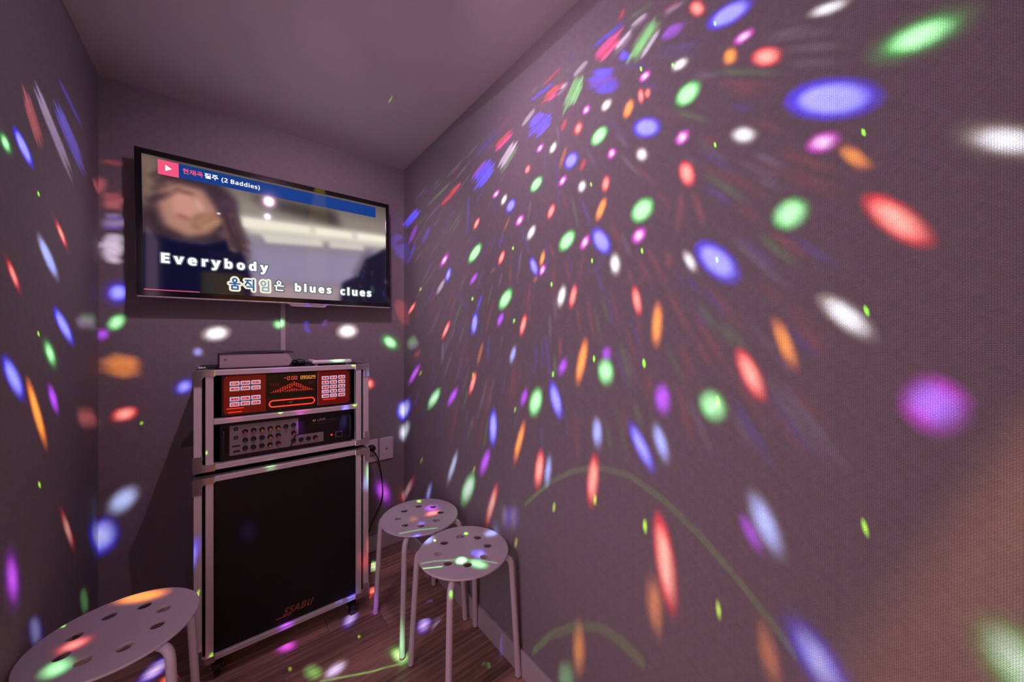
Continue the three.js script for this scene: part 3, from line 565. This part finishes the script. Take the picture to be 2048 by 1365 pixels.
let SRC = LAMP, SRC_I = LAMP_I, LIST = beams;
const hit = (u, v, where) => {
  if (!where) return onRoom(u, v);
  const [axis, value] = { S: ['y', 0.4465], C: ['z', CZ], D: ['z', CZ - 0.012], P: ['z', CZ - 0.0425], T: ['y', RY1], N: ['z', -1.977] }[where];
  return { p: onPlane(u, v, axis, value), axis };
};
function addBeam(ring, centre, tint, where, name = 'lens', boost = 1) {
  const dir = (u, v) => hit(u, v, where).p.sub(SRC).normalize();
  const c = hit(...centre, where), to = c.p.clone().sub(SRC), d = to.length(), cos = Math.max(0.12, Math.abs(to[c.axis]) / d);
  const albedo = { S: 0.66, C: 0.6, D: 0.2, P: 0.5 }[where] ?? (c.axis === 'y' && c.p.y < 0.1 ? 0.26 : ALBEDO);
  const [mid, edge] = TINT[tint], gain = Math.PI * d * d / (albedo * SRC_I * cos);
  const pass = (rgb, k = 1) => rgb.map((x, i) => Math.min(1, Math.max(0.0012, (SRGB(x) * k - [0.075, 0.05, 0.068][i]) * gain)));
  const core = { P: 0.54, Q: 0.62, W: 0.66, G: 0.74 }[tint] ?? 0.7, outer = ring.map(([u, v]) => dir(u, v)), inner = edge ? ring.map(([u, v]) => dir(centre[0] + (u - centre[0]) * core, centre[1] + (v - centre[1]) * core)) : null;
  LIST.push({ wall: c.axis === 'x' && c.p.x > 0 ? ring.map(([u, v]) => hit(u, v, where).p) : null, outer, inner, mid: pass(mid, tint === 'K' ? 2.2 : edge ? 1.5 : boost), edge: edge && pass(edge), c: c.p.sub(SRC).normalize(), name });
}
function spot(x1, y1, x2, y2, w, tint, where, name, n = 14) {
  const cx = (x1 + x2) / 2, cy = (y1 + y2) / 2, dx = (x2 - x1) / 2, dy = (y2 - y1) / 2, L = Math.hypot(dx, dy) || 1e-6, a = Math.max(L, w / 2), ux = dx / L, uy = dy / L, ring = [];
  for (let k = 0; k < n; k++) { const t = k / n * 2 * Math.PI, p = a * Math.cos(t), q = w / 2 * Math.sin(t); ring.push([cx + ux * p - uy * q, cy + uy * p + ux * q]); }
  addBeam(ring, [cx, cy], tint, where, name);
}
function smear(x1, y1, x2, y2, w, tint, where) {       // a broad faint beam breaks up into strips of uneven strength
  const n = Math.max(2, Math.round(w / 6)), cx = (x1 + x2) / 2, cy = (y1 + y2) / 2, L = Math.hypot(x2 - x1, y2 - y1) / 2, ux = (x2 - x1) / 2 / L, uy = (y2 - y1) / 2 / L, kin = { b: 'bbvbbb', g: 'gggywg', m: 'mrmmvr', r: 'rrxrm', w: 'wqwww', v: 'vvzv', o: 'oooxo', x: 'xxqx', y: 'yyqy', z: 'zzvz', q: 'qqz' }[tint];
  for (let i = 0; i < n; i++) {
    const f = (i + 0.5) / n * 2 - 1, h = L * Math.sqrt(1 - f * f * 0.85) * (0.85 + 0.4 * rnd()), o = (rnd() - 0.5) * L * 0.35, q = f * w / 2, b = w / n / 2 * 0.98;
    const P = (p, s) => [cx + ux * (p + o) - uy * (q + s), cy + uy * (p + o) + ux * (q + s)];
    addBeam([P(-h, 0), P(-h * 0.55, -b), P(h * 0.5, -b), P(h, 0), P(h * 0.55, b), P(-h * 0.5, b)], P(0, 0), kin[Math.floor(rnd() * kin.length)], where, 'strip_lens', 1.1 + 0.6 * rnd());
  }
}
const crop = (ox, oy, s, list) => list.forEach(([a, b, c, d, w, t, where]) => (/[a-z]/.test(t) && w / s > 9 && !where && s !== 1 ? smear : spot)(ox + a / s, oy + b / s, ox + c / s, oy + d / s, w / s, t, where));
crop(800, 0, 3.282, [[1785, 460, 1890, 385, 65, 'W'], [1820, 690, 1960, 540, 115, 'G'], [1575, 530, 1640, 470, 45, 'P'], [1578, 580, 1585, 680, 35, 'R'], [1627, 580, 1622, 645, 30, 'R'], [1475, 780, 1525, 650, 55, 'O'],
  [1525, 850, 1715, 825, 140, 'B'], [1585, 970, 1590, 1060, 78, 'W'], [1820, 945, 1885, 860, 60, 'P'], [1865, 1060, 1900, 1220, 92, 'R'], [1325, 730, 1385, 650, 55, 'W'], [1205, 750, 1240, 695, 38, 'P'],
  [1155, 880, 1185, 805, 42, 'R'], [1260, 955, 1355, 830, 78, 'G'], [1370, 1035, 1410, 980, 45, 'P'], [1088, 1110, 1158, 1000, 82, 'B'], [1048, 1100, 1092, 965, 22, 'o'], [985, 1010, 1025, 930, 40, 'W'],
  [900, 1000, 940, 945, 30, 'P'], [825, 1140, 850, 1085, 28, 'R'], [860, 1260, 930, 1160, 56, 'G'], [1045, 1220, 1090, 1155, 34, 'P'], [1180, 1265, 1210, 1185, 52, 'W'], [1340, 1260, 1360, 1155, 44, 'R'],
  [1185, 1120, 1215, 1045, 25, 'r'], [1060, 860, 1090, 780, 25, 'r'], [610, 1300, 650, 1250, 26, 'P'], [665, 1350, 700, 1275, 30, 'W'],
  // smeared ring of light high on the wall
  [1240, 560, 1440, 500, 170, 'b'], [850, 880, 985, 740, 115, 'b'], [480, 1225, 615, 1050, 95, 'b'], [1510, 420, 1700, 120, 105, 'g'], [1085, 740, 1195, 490, 70, 'g'], [650, 1125, 775, 920, 58, 'g'],
  [1290, 395, 1450, 210, 72, 'm'], [930, 680, 1070, 550, 50, 'm'], [615, 990, 735, 865, 40, 'm'], [1390, 370, 1540, 190, 44, 'w'], [1010, 640, 1110, 540, 30, 'w'], [1450, 400, 1500, 330, 60, 'b'], [20, 1500, 130, 1370, 40, 'b'], [60, 1600, 110, 1480, 26, 'v'], [270, 1350, 400, 1200, 24, 'r'], [1265, 310, 1470, 150, 22, 'b'], [855, 665, 1005, 545, 18, 'b'], [490, 1035, 635, 870, 14, 'z'],
  [1720, 250, 1870, 150, 70, 'v'], [1915, 15, 1985, 95, 85, 'R'], [1510, 190, 1650, 75, 38, 'w'], [1140, 500, 1230, 400, 28, 'w'], [800, 830, 885, 715, 24, 'w'], [1720, 90, 1850, 10, 40, 'x'],
  [1160, 310, 1180, 255, 16, 'x'], [1035, 230, 1065, 190, 14, 'x'], [1110, 400, 1140, 350, 18, 'z'], [940, 560, 1060, 440, 10, 'r'], [640, 870, 755, 705, 8, 'x'], [340, 1150, 390, 1085, 8, 'x'], [1440, 130, 1475, 50, 16, 'r'], [1480, 140, 1660, 15, 18, 'y'], [1010, 535, 1180, 390, 8, 'y'], [860, 620, 900, 565, 10, 'q'],
  [300, 1300, 360, 1225, 10, 'x'], [180, 1350, 330, 1200, 10, 'y']]);
crop(1300, 0, 2.73, [[310, 150, 560, 0, 110, 'B'], [465, 235, 560, 165, 45, 'P'], [430, 355, 445, 260, 66, 'O'], [560, 320, 710, 300, 102, 'R'], [870, 80, 1080, 10, 60, 'W'], [1290, 280, 1660, 110, 132, 'G'],
  [740, 560, 1260, 520, 225, 'B'], [870, 815, 1015, 740, 82, 'P'], [1050, 800, 1185, 920, 56, 'O'], [445, 740, 578, 735, 92, 'W'], [1190, 1080, 1510, 1325, 150, 'R'], [690, 1235, 840, 1100, 135, 'G'], [1760, 745, 2150, 790, 140, 'W']]);
crop(800, 350, 2.904, [[622, 220, 664, 140, 46, 'B'], [1140, 270, 1195, 130, 40, 'O'], [1355, 270, 1460, 140, 106, 'G'], [1355, 390, 1420, 315, 56, 'P'], [860, 255, 895, 170, 32, 'R'], [675, 295, 715, 235, 32, 'P'], [740, 380, 785, 290, 38, 'W'],
  [600, 330, 640, 240, 8, 'o'], [430, 315, 460, 250, 22, 'R'], [930, 440, 1010, 325, 70, 'G'], [1050, 430, 1097, 355, 36, 'P'], [1128, 310, 1208, 460, 98, 'B'], [1250, 455, 1250, 582, 64, 'W'], [400, 510, 470, 400, 46, 'G'], [575, 520, 605, 440, 26, 'R'],
  [240, 525, 275, 465, 22, 'P'], [270, 620, 290, 540, 26, 'B'], [215, 690, 258, 610, 20, 'w'], [405, 640, 450, 570, 22, 'V'], [760, 480, 795, 585, 42, 'B'], [815, 530, 838, 440, 24, 'O'], [812, 580, 842, 525, 26, 'P'], [775, 620, 798, 592, 16, 'o'],
  [580, 780, 645, 665, 56, 'G'], [565, 880, 600, 800, 28, 'V'], [700, 930, 730, 815, 28, 'R'], [922, 770, 955, 640, 46, 'W'], [990, 770, 1020, 640, 32, 'R'], [1362, 650, 1388, 810, 42, 'R'], [1482, 1000, 1503, 740, 52, 'O'], [1655, 445, 1712, 560, 52, 'W'],
  [1725, 400, 1960, 610, 165, 'B'], [425, 930, 440, 800, 36, 'B'], [447, 790, 475, 700, 12, 'b'], [45, 810, 90, 745, 14, 'R'], [245, 950, 290, 850, 18, 'R'], [450, 1100, 480, 980, 14, 'o'], [405, 1270, 440, 1150, 22, 'R'], [640, 1095, 670, 995, 28, 'L'],
  [50, 1215, 115, 1105, 24, 'V'], [165, 1350, 230, 1250, 42, 'G'], [275, 1340, 335, 1240, 28, 'V'], [702, 1340, 738, 1248, 30, 'V'], [768, 1395, 808, 1245, 72, 'G'], [878, 1205, 932, 1412, 60, 'B'], [1028, 1220, 1082, 950, 46, 'O'], [1195, 1212, 1195, 1075, 92, 'G'],
  [1185, 1068, 1215, 1010, 50, 'V'], [922, 1160, 968, 1070, 40, 'V'], [550, 545, 530, 565, 8, 'o'], [40, 990, 110, 960, 60, 'y'], [85, 1060, 115, 1020, 24, 'x'], [130, 400, 175, 300, 22, 'z'], [40, 520, 90, 400, 20, 'z'], [390, 350, 400, 120, 12, 'z'], [580, 420, 595, 340, 12, 'z']]);
crop(1300, 450, 2.73, [[940, 400, 1200, 600, 122, 'W'], [692, 515, 780, 780, 52, 'O'], [492, 690, 605, 945, 88, 'R'], [1410, 1060, 1690, 900, 235, 'Q'], [30, 1090, 88, 1290, 66, 'L']]);
crop(800, 780, 2.904, [[1520, 135, 1530, -30, 90, 'V'], [1815, 165, 1815, 20, 145, 'G'], [540, 325, 542, 115, 46, 'B'], [662, 420, 723, 185, 28, 'O'], [1145, 332, 1145, 165, 58, 'L'], [1335, 200, 1470, 465, 66, 'B'], [1105, 660, 1135, 390, 54, 'R'], [795, 560, 822, 362, 44, 'R'],
  [847, 560, 872, 385, 32, 'L'], [277, 540, 333, 362, 26, 'L'], [467, 490, 520, 352, 38, 'V'], [367, 650, 424, 502, 60, 'G'], [502, 770, 563, 562, 26, 'R'], [12, 640, 75, 530, 18, 'R'], [157, 640, 176, 560, 22, 'B'], [1505, 740, 1575, 1270, 92, 'R'], [1470, 1400, 1480, 1080, 66, 'o'],
  [5, 170, 45, 60, 70, 'B'], [10, 290, 45, 190, 50, 'L'], [640, 790, 640, 690, 90, 'q']]);
crop(1300, 865, 2.73, [[560, 340, 700, 660, 120, 'L'], [510, 480, 590, 620, 50, 'V'], [800, 1100, 1050, 1420, 135, 'B'], [1900, 1160, 2180, 1420, 240, 'G'], [640, 1080, 665, 1365, 62, 'o']]);
crop(900, 1140, 6.067, [[1420, 1230, 1420, 1480, 170, 'g'], [1570, 720, 1560, 1230, 110, 'o'], [342, 1037, 342, 1150, 118, 'G'], [535, 890, 535, 970, 82, 'b']]);
crop(0, 150, 2.73, [[10, 330, 50, 415, 36, 'G'], [75, 285, 180, 505, 46, 'B'], [310, 810, 360, 930, 18, 'R'], [207, 872, 318, 1122, 50, 'L'], [45, 1025, 100, 1160, 22, 'R'], [295, 145, 468, 540, 46, 'z'], [195, 70, 395, 560, 36, 'y'], [115, 30, 235, 420, 44, 'x'], [320, 20, 450, 290, 14, 'z'],
  [548, 690, 690, 690, 84, 'x'], [548, 800, 690, 800, 80, 'q'], [548, 940, 690, 955, 150, 'w'], [548, 470, 690, 490, 20, 'x'], [590, 1195, 700, 1185, 98, 'B'], [560, 640, 530, 560, 60, 'x']]);
crop(0, 600, 2.275, [[247, 40, 333, 200, 44, 'B'], [212, 202, 244, 288, 36, 'G'], [17, 262, 105, 448, 60, 'B'], [126, 365, 210, 668, 34, 'O'], [225, 390, 260, 510, 34, 'V'], [500, 130, 560, 75, 56, 'G'], [447, 160, 487, 155, 46, 'V'], [456, 285, 655, 318, 92, 'o'], [515, 530, 620, 510, 48, 'R'],
  [497, 962, 625, 862, 92, 'L'], [465, 1145, 468, 1000, 125, 'B'], [286, 985, 330, 1110, 16, 'R'], [52, 1175, 60, 1365, 56, 'V'], [340, 540, 445, 530, 60, 'x'], [340, 95, 445, 100, 46, 'y'], [806, 412, 872, 380, 50, 'B'], [880, 230, 920, 245, 26, 'L']]);
crop(0, 0, 1, [[404, 671, 461, 664, 30, 'W'], [673, 665, 717, 661, 29, 'W'], [768, 676, 792, 694, 19, 'G'], [548, 648, 568, 652, 14, 'G'], [575, 698, 635, 708, 24, 'o', 'T'], [732, 768, 746, 768, 15, 'R'], [757, 966, 775, 1003, 23, 'V'], [612, 630, 612, 665, 4, 'b'], [612, 655, 622, 668, 3, 'b'], [651, 632, 647, 655, 5, 'v'],
  [790, 470, 815, 520, 30, 'z'], [795, 600, 815, 650, 25, 'x'], [790, 490, 812, 478, 10, 'v'],
  // on the cabinet
  [531, 937, 551, 936, 10, 'G', 'C'], [662, 719, 690, 718, 13, 'G', 'P'], [681, 862, 694, 824, 14, 'B', 'D'], [598, 838, 604, 870, 10, 'V', 'D'], [726, 960, 737, 985, 12, 'L', 'C'], [718, 1128, 740, 1128, 26, 'r', 'C'], [486, 1060, 508, 1058, 36, 'B', 'C'], [484, 836, 455, 837, 8, 'r', 'C'], [586, 822, 620, 820, 8, 'm', 'C'], [683, 817, 700, 813, 9, 'B', 'C'], [712, 735, 735, 745, 12, 'V', 'C'],
  [540, 742, 580, 740, 6, 'v', 'C'], [500, 742, 470, 744, 6, 'x', 'C'], [672, 1205, 684, 1199, 8, 'B', 'C'], [398, 1322, 412, 1316, 10, 'm', 'C'],
  // on the floor and low on the left wall
  [690, 1256, 712, 1221, 17, 'B'], [556, 1297, 590, 1290, 20, 'V'], [650, 1356, 692, 1324, 20, 'L'], [786, 1301, 815, 1324, 19, 'G'], [840, 1266, 856, 1234, 20, 'B'], [740, 1128, 756, 1138, 19, 'G'], [737, 1185, 754, 1178, 8, 'R'], [282, 1366, 340, 1314, 22, 'B'], [325, 1366, 352, 1352, 10, 'R'], [62, 1275, 80, 1250, 20, 'B'], [745, 1225, 755, 1228, 7, 'V'], [612, 1338, 640, 1352, 22, 'g'], [165, 1215, 172, 1190, 9, 'g'],
  // on the seats
  [226, 1205, 340, 1183, 22, 'O', 'S'], [120, 1302, 176, 1279, 15, 'R', 'S'], [84, 1352, 142, 1323, 30, 'G', 'S'], [130, 1240, 188, 1212, 9, 'L', 'S'], [848, 1018, 878, 1015, 13, 'V', 'S'], [850, 1031, 880, 1023, 9, 'R', 'S'], [820, 1040, 834, 1038, 8, 'o', 'S'], [838, 1049, 848, 1047, 7, 'B', 'S'],
  [967, 1070, 998, 1064, 15, 'L', 'S'], [952, 1112, 968, 1106, 20, 'B', 'S'], [936, 1124, 976, 1134, 15, 'G', 'S'], [846, 1087, 868, 1074, 16, 'L', 'S']]);
// thin faint rays between the larger spots
for (const [a, b, c, d, w, t] of [[1325, 540, 1350, 640, 10, 'x'], [1420, 570, 1385, 650, 8, 'x'], [1380, 815, 1405, 1050, 7, 'x'], [960, 500, 985, 620, 8, 'x'], [1070, 460, 1030, 640, 8, 'x'], [760, 620, 732, 810, 6, 'x'], [700, 310, 755, 460, 10, 'z'], [300, 650, 405, 790, 6, 'z'], [840, 920, 878, 1190, 9, 'z'], [1050, 130, 1110, 300, 12, 'z'],
  [1640, 90, 1610, 330, 22, 'x'], [1710, 95, 1760, 300, 22, 'x'], [890, 100, 905, 165, 6, 'x'], [800, 110, 860, 180, 8, 'x'], [1560, 450, 1560, 540, 24, 'x'], [640, 640, 640, 520, 8, 'x'], [930, 1060, 930, 950, 16, 'x'], [510, 1080, 515, 940, 10, 'z'], [245, 1100, 250, 970, 8, 'q'], [320, 700, 295, 840, 5, 'x'], [870, 400, 895, 480, 12, 'x'], [1100, 570, 1190, 500, 10, 'z']])
  spot(800 + a / 2.904, 350 + b / 2.904, 800 + c / 2.904, 350 + d / 2.904, w / 2.904, t, undefined, 'faint_lens', 8);
const onLens = (p) => beams.some(({ wall }) => {
  if (!wall) return false;
  const cy = wall.reduce((s, q) => s + q.y, 0) / wall.length, cz = wall.reduce((s, q) => s + q.z, 0) / wall.length, ring = wall.map((q) => [cz + (q.z - cz) * 1.12 + Math.sign(q.z - cz) * 0.004, cy + (q.y - cy) * 1.12 + Math.sign(q.y - cy) * 0.004]);
  let inside = false;
  for (let i = 0, j = ring.length - 1; i < ring.length; j = i++) if ((ring[i][1] > p.y) !== (ring[j][1] > p.y) && p.z < (ring[j][0] - ring[i][0]) * (p.y - ring[i][1]) / (ring[j][1] - ring[i][1]) + ring[i][0]) inside = !inside;
  return inside;
});
for (let k = 0, made = 0; k < 1600 && made < 240; k++) {          // more of them, wherever they cross no lens
  const u = 830 + 800 * rnd() ** 1.2, v = 60 + 820 * rnd() ** 1.3, h = onRoom(u, v); if (h.axis !== 'x' || h.p.x < 0 || h.p.y > 2.05) continue;
  const away = V(0, h.p.y - LAMP.y, h.p.z - LAMP.z).normalize(), len = 0.03 + 0.07 * rnd(), tint = 'xzqxzqyx'[Math.floor(8 * rnd())], side = V(0, -away.z, away.y).multiplyScalar(0.0016 + 0.003 * rnd());
  const at3 = (t, s) => h.p.clone().addScaledVector(away, t).addScaledVector(side, s), clear = [-1, -0.75, -0.5, -0.25, 0, 0.25, 0.5, 0.75, 1].every((t) => !onLens(at3(t * len, 0)));
  if (!clear) continue;
  const to = h.p.clone().sub(LAMP), dist = to.length(), gain = Math.PI * dist * dist / (ALBEDO * LAMP_I * Math.abs(to.x) / dist);
  const ring = [[-1, 0], [-0.4, 1], [0.4, 1], [1, 0], [0.4, -1], [-0.4, -1]].map(([t, s]) => at3(t * len, s).sub(LAMP).normalize());
  const b = { outer: ring, inner: null, mid: TINT[tint][0].map((x, i) => Math.max(LEAK[i] * 1.3, (SRGB(x) - [0.1, 0.065, 0.09][i]) * gain * 0.7 + LEAK[i])), c: to.normalize(), name: 'faint_lens' };
  b.wall = [[-1, 0], [0, 1.5], [1, 0], [0, -1.5]].map(([t, q]) => at3(t * len, q)); beams.push(b); made++;
}
[SRC, SRC_I, LIST] = [LASER, LASER_I, rays];
// pin pricks and slits that let out the green points and thin arcs
for (const [u, v, a = 4, w] of [[1430, 290, 5], [1727, 265, 7], [1430, 47, 5], [1182, 369, 4], [1284, 502, 5], [1184, 522, 4], [1103, 569, 4], [945, 598, 3], [1028, 642, 3], [1026, 497, 3], [841, 579, 3], [1188, 718, 5], [1288, 727, 7], [1106, 749, 4], [946, 750, 3], [841, 747, 3], [1434, 520, 5], [1436, 804, 9], [1108, 1015, 6], [1190, 1000, 7], [1290, 1053, 10], [1032, 1086, 6], [1733, 622, 8],
  [1437, 1221, 12], [1730, 1056, 12], [948, 940, 4], [843, 921, 3], [1030, 820, 3], [77, 388, 4], [77, 668, 4], [79, 970, 5], [283, 847, 3], [287, 1120, 4], [718, 1274, 3], [580, 1339, 4], [838, 1240, 3], [328, 1328, 4], [1345, 130, 4], [1282, 138, 5], [781, 199, 2]])
  spot(u - a * 0.2, v - a, u + a * 0.2, v + a, Math.max(3, a * 0.8), 'K', undefined, 'pinhole', 8);
for (const [u, v, where] of [[125, 1253, 'S'], [838, 1003, 'S'], [932, 1068, 'S'], [905, 1172, 'S'], [421, 1316, 'C'], [560, 827, 'C'], [709, 812, 'C'], [706, 733, 'C']]) spot(u - 4, v, u + 4, v, 5, 'K', where, 'pinhole', 8);
function arc(list, w, tint, where) {
  for (let i = 0; i + 1 < list.length; i++) {
    const [a, b] = list[i], [c, d] = list[i + 1], L = Math.hypot(c - a, d - b), nx = -(d - b) / L * w / 2, ny = (c - a) / L * w / 2;
    addBeam([[a + nx, b + ny], [a - nx, b - ny], [c - nx, d - ny], [c + nx, d + ny]], [(a + c) / 2, (b + d) / 2], tint, where, 'slit');
  }
}
arc([[1050, 1010], [1100, 965], [1150, 941], [1200, 936], [1260, 952], [1330, 1003], [1400, 1072], [1480, 1165], [1540, 1242], [1592, 1312]], 3, 'k');
arc([[1065, 1305], [1100, 1272], [1150, 1253], [1200, 1256], [1240, 1281], [1290, 1332]], 4, 'k');
arc([[842, 1128], [870, 1123], [910, 1120.5], [960, 1121], [995, 1127]], 1.6, 'g', 'S');
arc([[798, 1068], [840, 1060], [875, 1057]], 1.8, 'g', 'S');
arc([[640, 1364], [740, 1345], [790, 1331], [850, 1322]], 2, 'g');
// ball of radius 1 with an opening for every lens, then scaled down to the lamp
function lensBall(lamp, list, R, shellMat, name, detail) {
  let shell = new Brush(new THREE.SphereGeometry(1, detail, detail * 2 / 3)); shell.updateMatrixWorld();
  const cutter = (ring) => {
    const n = ring.length, p = [], c = ring.reduce((s, d) => s.add(d), V(0, 0, 0)).normalize(), P = (d, r) => d.clone().multiplyScalar(r);
    const turn = ring[0].clone().sub(c).cross(ring[1].clone().sub(c)).dot(c) > 0 ? ring : [...ring].reverse();
    const tri = (a, b, d) => p.push(...a.toArray(), ...b.toArray(), ...d.toArray()), r0 = 0.8, r1 = 1.2;
    for (let i = 0; i < n; i++) { const a = turn[i], b = turn[(i + 1) % n]; tri(P(c, r1), P(a, r1), P(b, r1)); tri(P(c, r0), P(b, r0), P(a, r0)); tri(P(a, r0), P(b, r0), P(b, r1)); tri(P(a, r0), P(b, r1), P(a, r1)); }
    const g = new THREE.BufferGeometry(); g.setAttribute('position', new THREE.Float32BufferAttribute(p, 3)); g.computeVertexNormals(); g.setAttribute('uv', new THREE.Float32BufferAttribute(new Float32Array(p.length / 3 * 2), 2)); return g;
  };
  const batches = [];
  for (const b of list) b.r = Math.max(...b.outer.map((d) => d.angleTo(b.c)));
  for (const b of list) if (b.inner && list.every((o) => o === b || o.c.angleTo(b.c) > b.r * 1.7 + (o.halo ? o.r : o.r))) {   // a lens that stands alone has a faint scattering border
    b.halo = b.outer; b.outer = b.outer.map((d) => b.c.clone().lerp(d, 1.6).normalize()); b.r *= 1.6;
  }
  for (const b of list) {
    let k = batches.find((l) => l.every((o) => o.c.angleTo(b.c) > (o.r + b.r) * 1.05)); if (!k) batches.push(k = []);
    k.push(b);
  }
  const ev = new Evaluator(); ev.attributes = ['position', 'normal', 'uv']; ev.useGroups = false;
  for (const l of batches) { const c = new Brush(mergeGeometries(l.map((b) => cutter(b.outer)))); c.updateMatrixWorld(); shell = ev.evaluate(shell, c, HOLLOW_SUBTRACTION); shell.updateMatrixWorld(); }
  mesh(name, flat(shell.geometry.clone()).scale(R, R, R), shellMat, lamp);
  const soup = (p) => { const g = new THREE.BufferGeometry(); g.setAttribute('position', new THREE.Float32BufferAttribute(p, 3)); g.computeVertexNormals(); return g; };
  const fan = (c, ring) => { const p = [], n = ring.length; for (let i = 0; i < n; i++) for (const d of [c, ring[i], ring[(i + 1) % n]]) p.push(...d.clone().multiplyScalar(R).toArray()); return soup(p); };
  const belt = (a, b) => { const p = [], n = a.length; for (let i = 0; i < n; i++) { const j = (i + 1) % n; for (const d of [a[i], b[i], b[j], a[i], b[j], a[j]]) p.push(...d.clone().multiplyScalar(R).toArray()); } return soup(p); };
  for (const b of list) {
    const m = mesh(b.name, fan(b.c, b.inner ?? b.outer), tinted(b.mid), lamp);
    if (b.inner) mesh('lens_rim', belt(b.inner, b.halo ?? b.outer), tinted(b.edge), m);
    if (b.halo) mesh('lens_border', belt(b.halo, b.outer), tinted(b.edge.map((x, i) => x * 0.14 + LEAK[i])), m);
  }
}
const glass = (rgb) => new THREE.MeshPhysicalMaterial({ color: new THREE.Color().setRGB(...rgb), roughness: 0, transmission: 1, thickness: 0, specularIntensity: 0.3, side: THREE.DoubleSide });
const cache = {}, tinted = (rgb) => cache[rgb.map((x) => x.toPrecision(2)).join()] ??= glass(rgb);
{
  const lamp = group('disco_lamp', 'dome shaped disco lamp with coloured lenses under the ceiling', 'disco lamp', LAMP.toArray());
  lensBall(lamp, beams, LAMP_R, glass(LEAK), 'dome', 72);
  const r = LAMP_R + 0.004, top = H - LAMP.y;
  mesh('ceiling_base', new THREE.LatheGeometry([[r, 0.010], [r + 0.004, 0.010], [r + 0.004, 0.05], [r - 0.012, 0.085], [0.07, top - 0.012], [0.075, top], [0, top]].map(([a, b]) => new THREE.Vector2(a, b)), 48), blackPlastic, lamp);
  mesh('bulb', new THREE.SphereGeometry(0.0042, 16, 12), std(0xffffff, 0.3, 0, { emissive: 0xffd8f0, emissiveIntensity: 60 }), lamp);
  for (const l of washes) {
    const d = l.target.position.clone().sub(l.position).normalize(), h = mesh('led_head', join([at(cyl(0.012, 0.014, 0.03, 20), 0, -0.02, 0), at(new THREE.TorusGeometry(0.0125, 0.002, 8, 20).rotateX(Math.PI / 2), 0, -0.006, 0)]), blackPlastic, lamp);
    h.position.copy(l.position).sub(LAMP); h.quaternion.setFromUnitVectors(V(0, 1, 0), d);
    mesh('led_light', at(cyl(0.0105, 0.0105, 0.002, 20), 0, -0.0055, 0), std(0xffffff, 0.4, 0, { emissive: 0xffc4ee, emissiveIntensity: 0.6 }), h);
    mesh('led_arm', tube([V(0, -0.034, 0), V(0, -0.04, 0), l.position.clone().sub(LAMP).setY(0).normalize().multiplyScalar(LAMP_R + 0.004).setY(0.045).applyMatrix4(new THREE.Matrix4().makeTranslation(...l.position.clone().sub(LAMP).negate().toArray())).applyQuaternion(h.quaternion.clone().invert())], 0.003, 12, 8), blackPlastic, h);
  }
  scene.add(disco);
  const box_ = group('laser_projector', 'small black laser projector ball fixed under the ceiling', 'laser projector', LASER.toArray());
  lensBall(box_, rays, LASER_R, blackPlastic, 'housing', 48);
  mesh('bracket', join([at(cyl(0.006, 0.006, H - LASER.y - LASER_R + 0.002, 12), 0, (LASER_R + H - LASER.y) / 2, 0), at(cyl(0.025, 0.025, 0.006, 24), 0, H - LASER.y - 0.003, 0)]), blackPlastic, box_);
  scene.add(laser);
}

renderer.render(scene, camera);
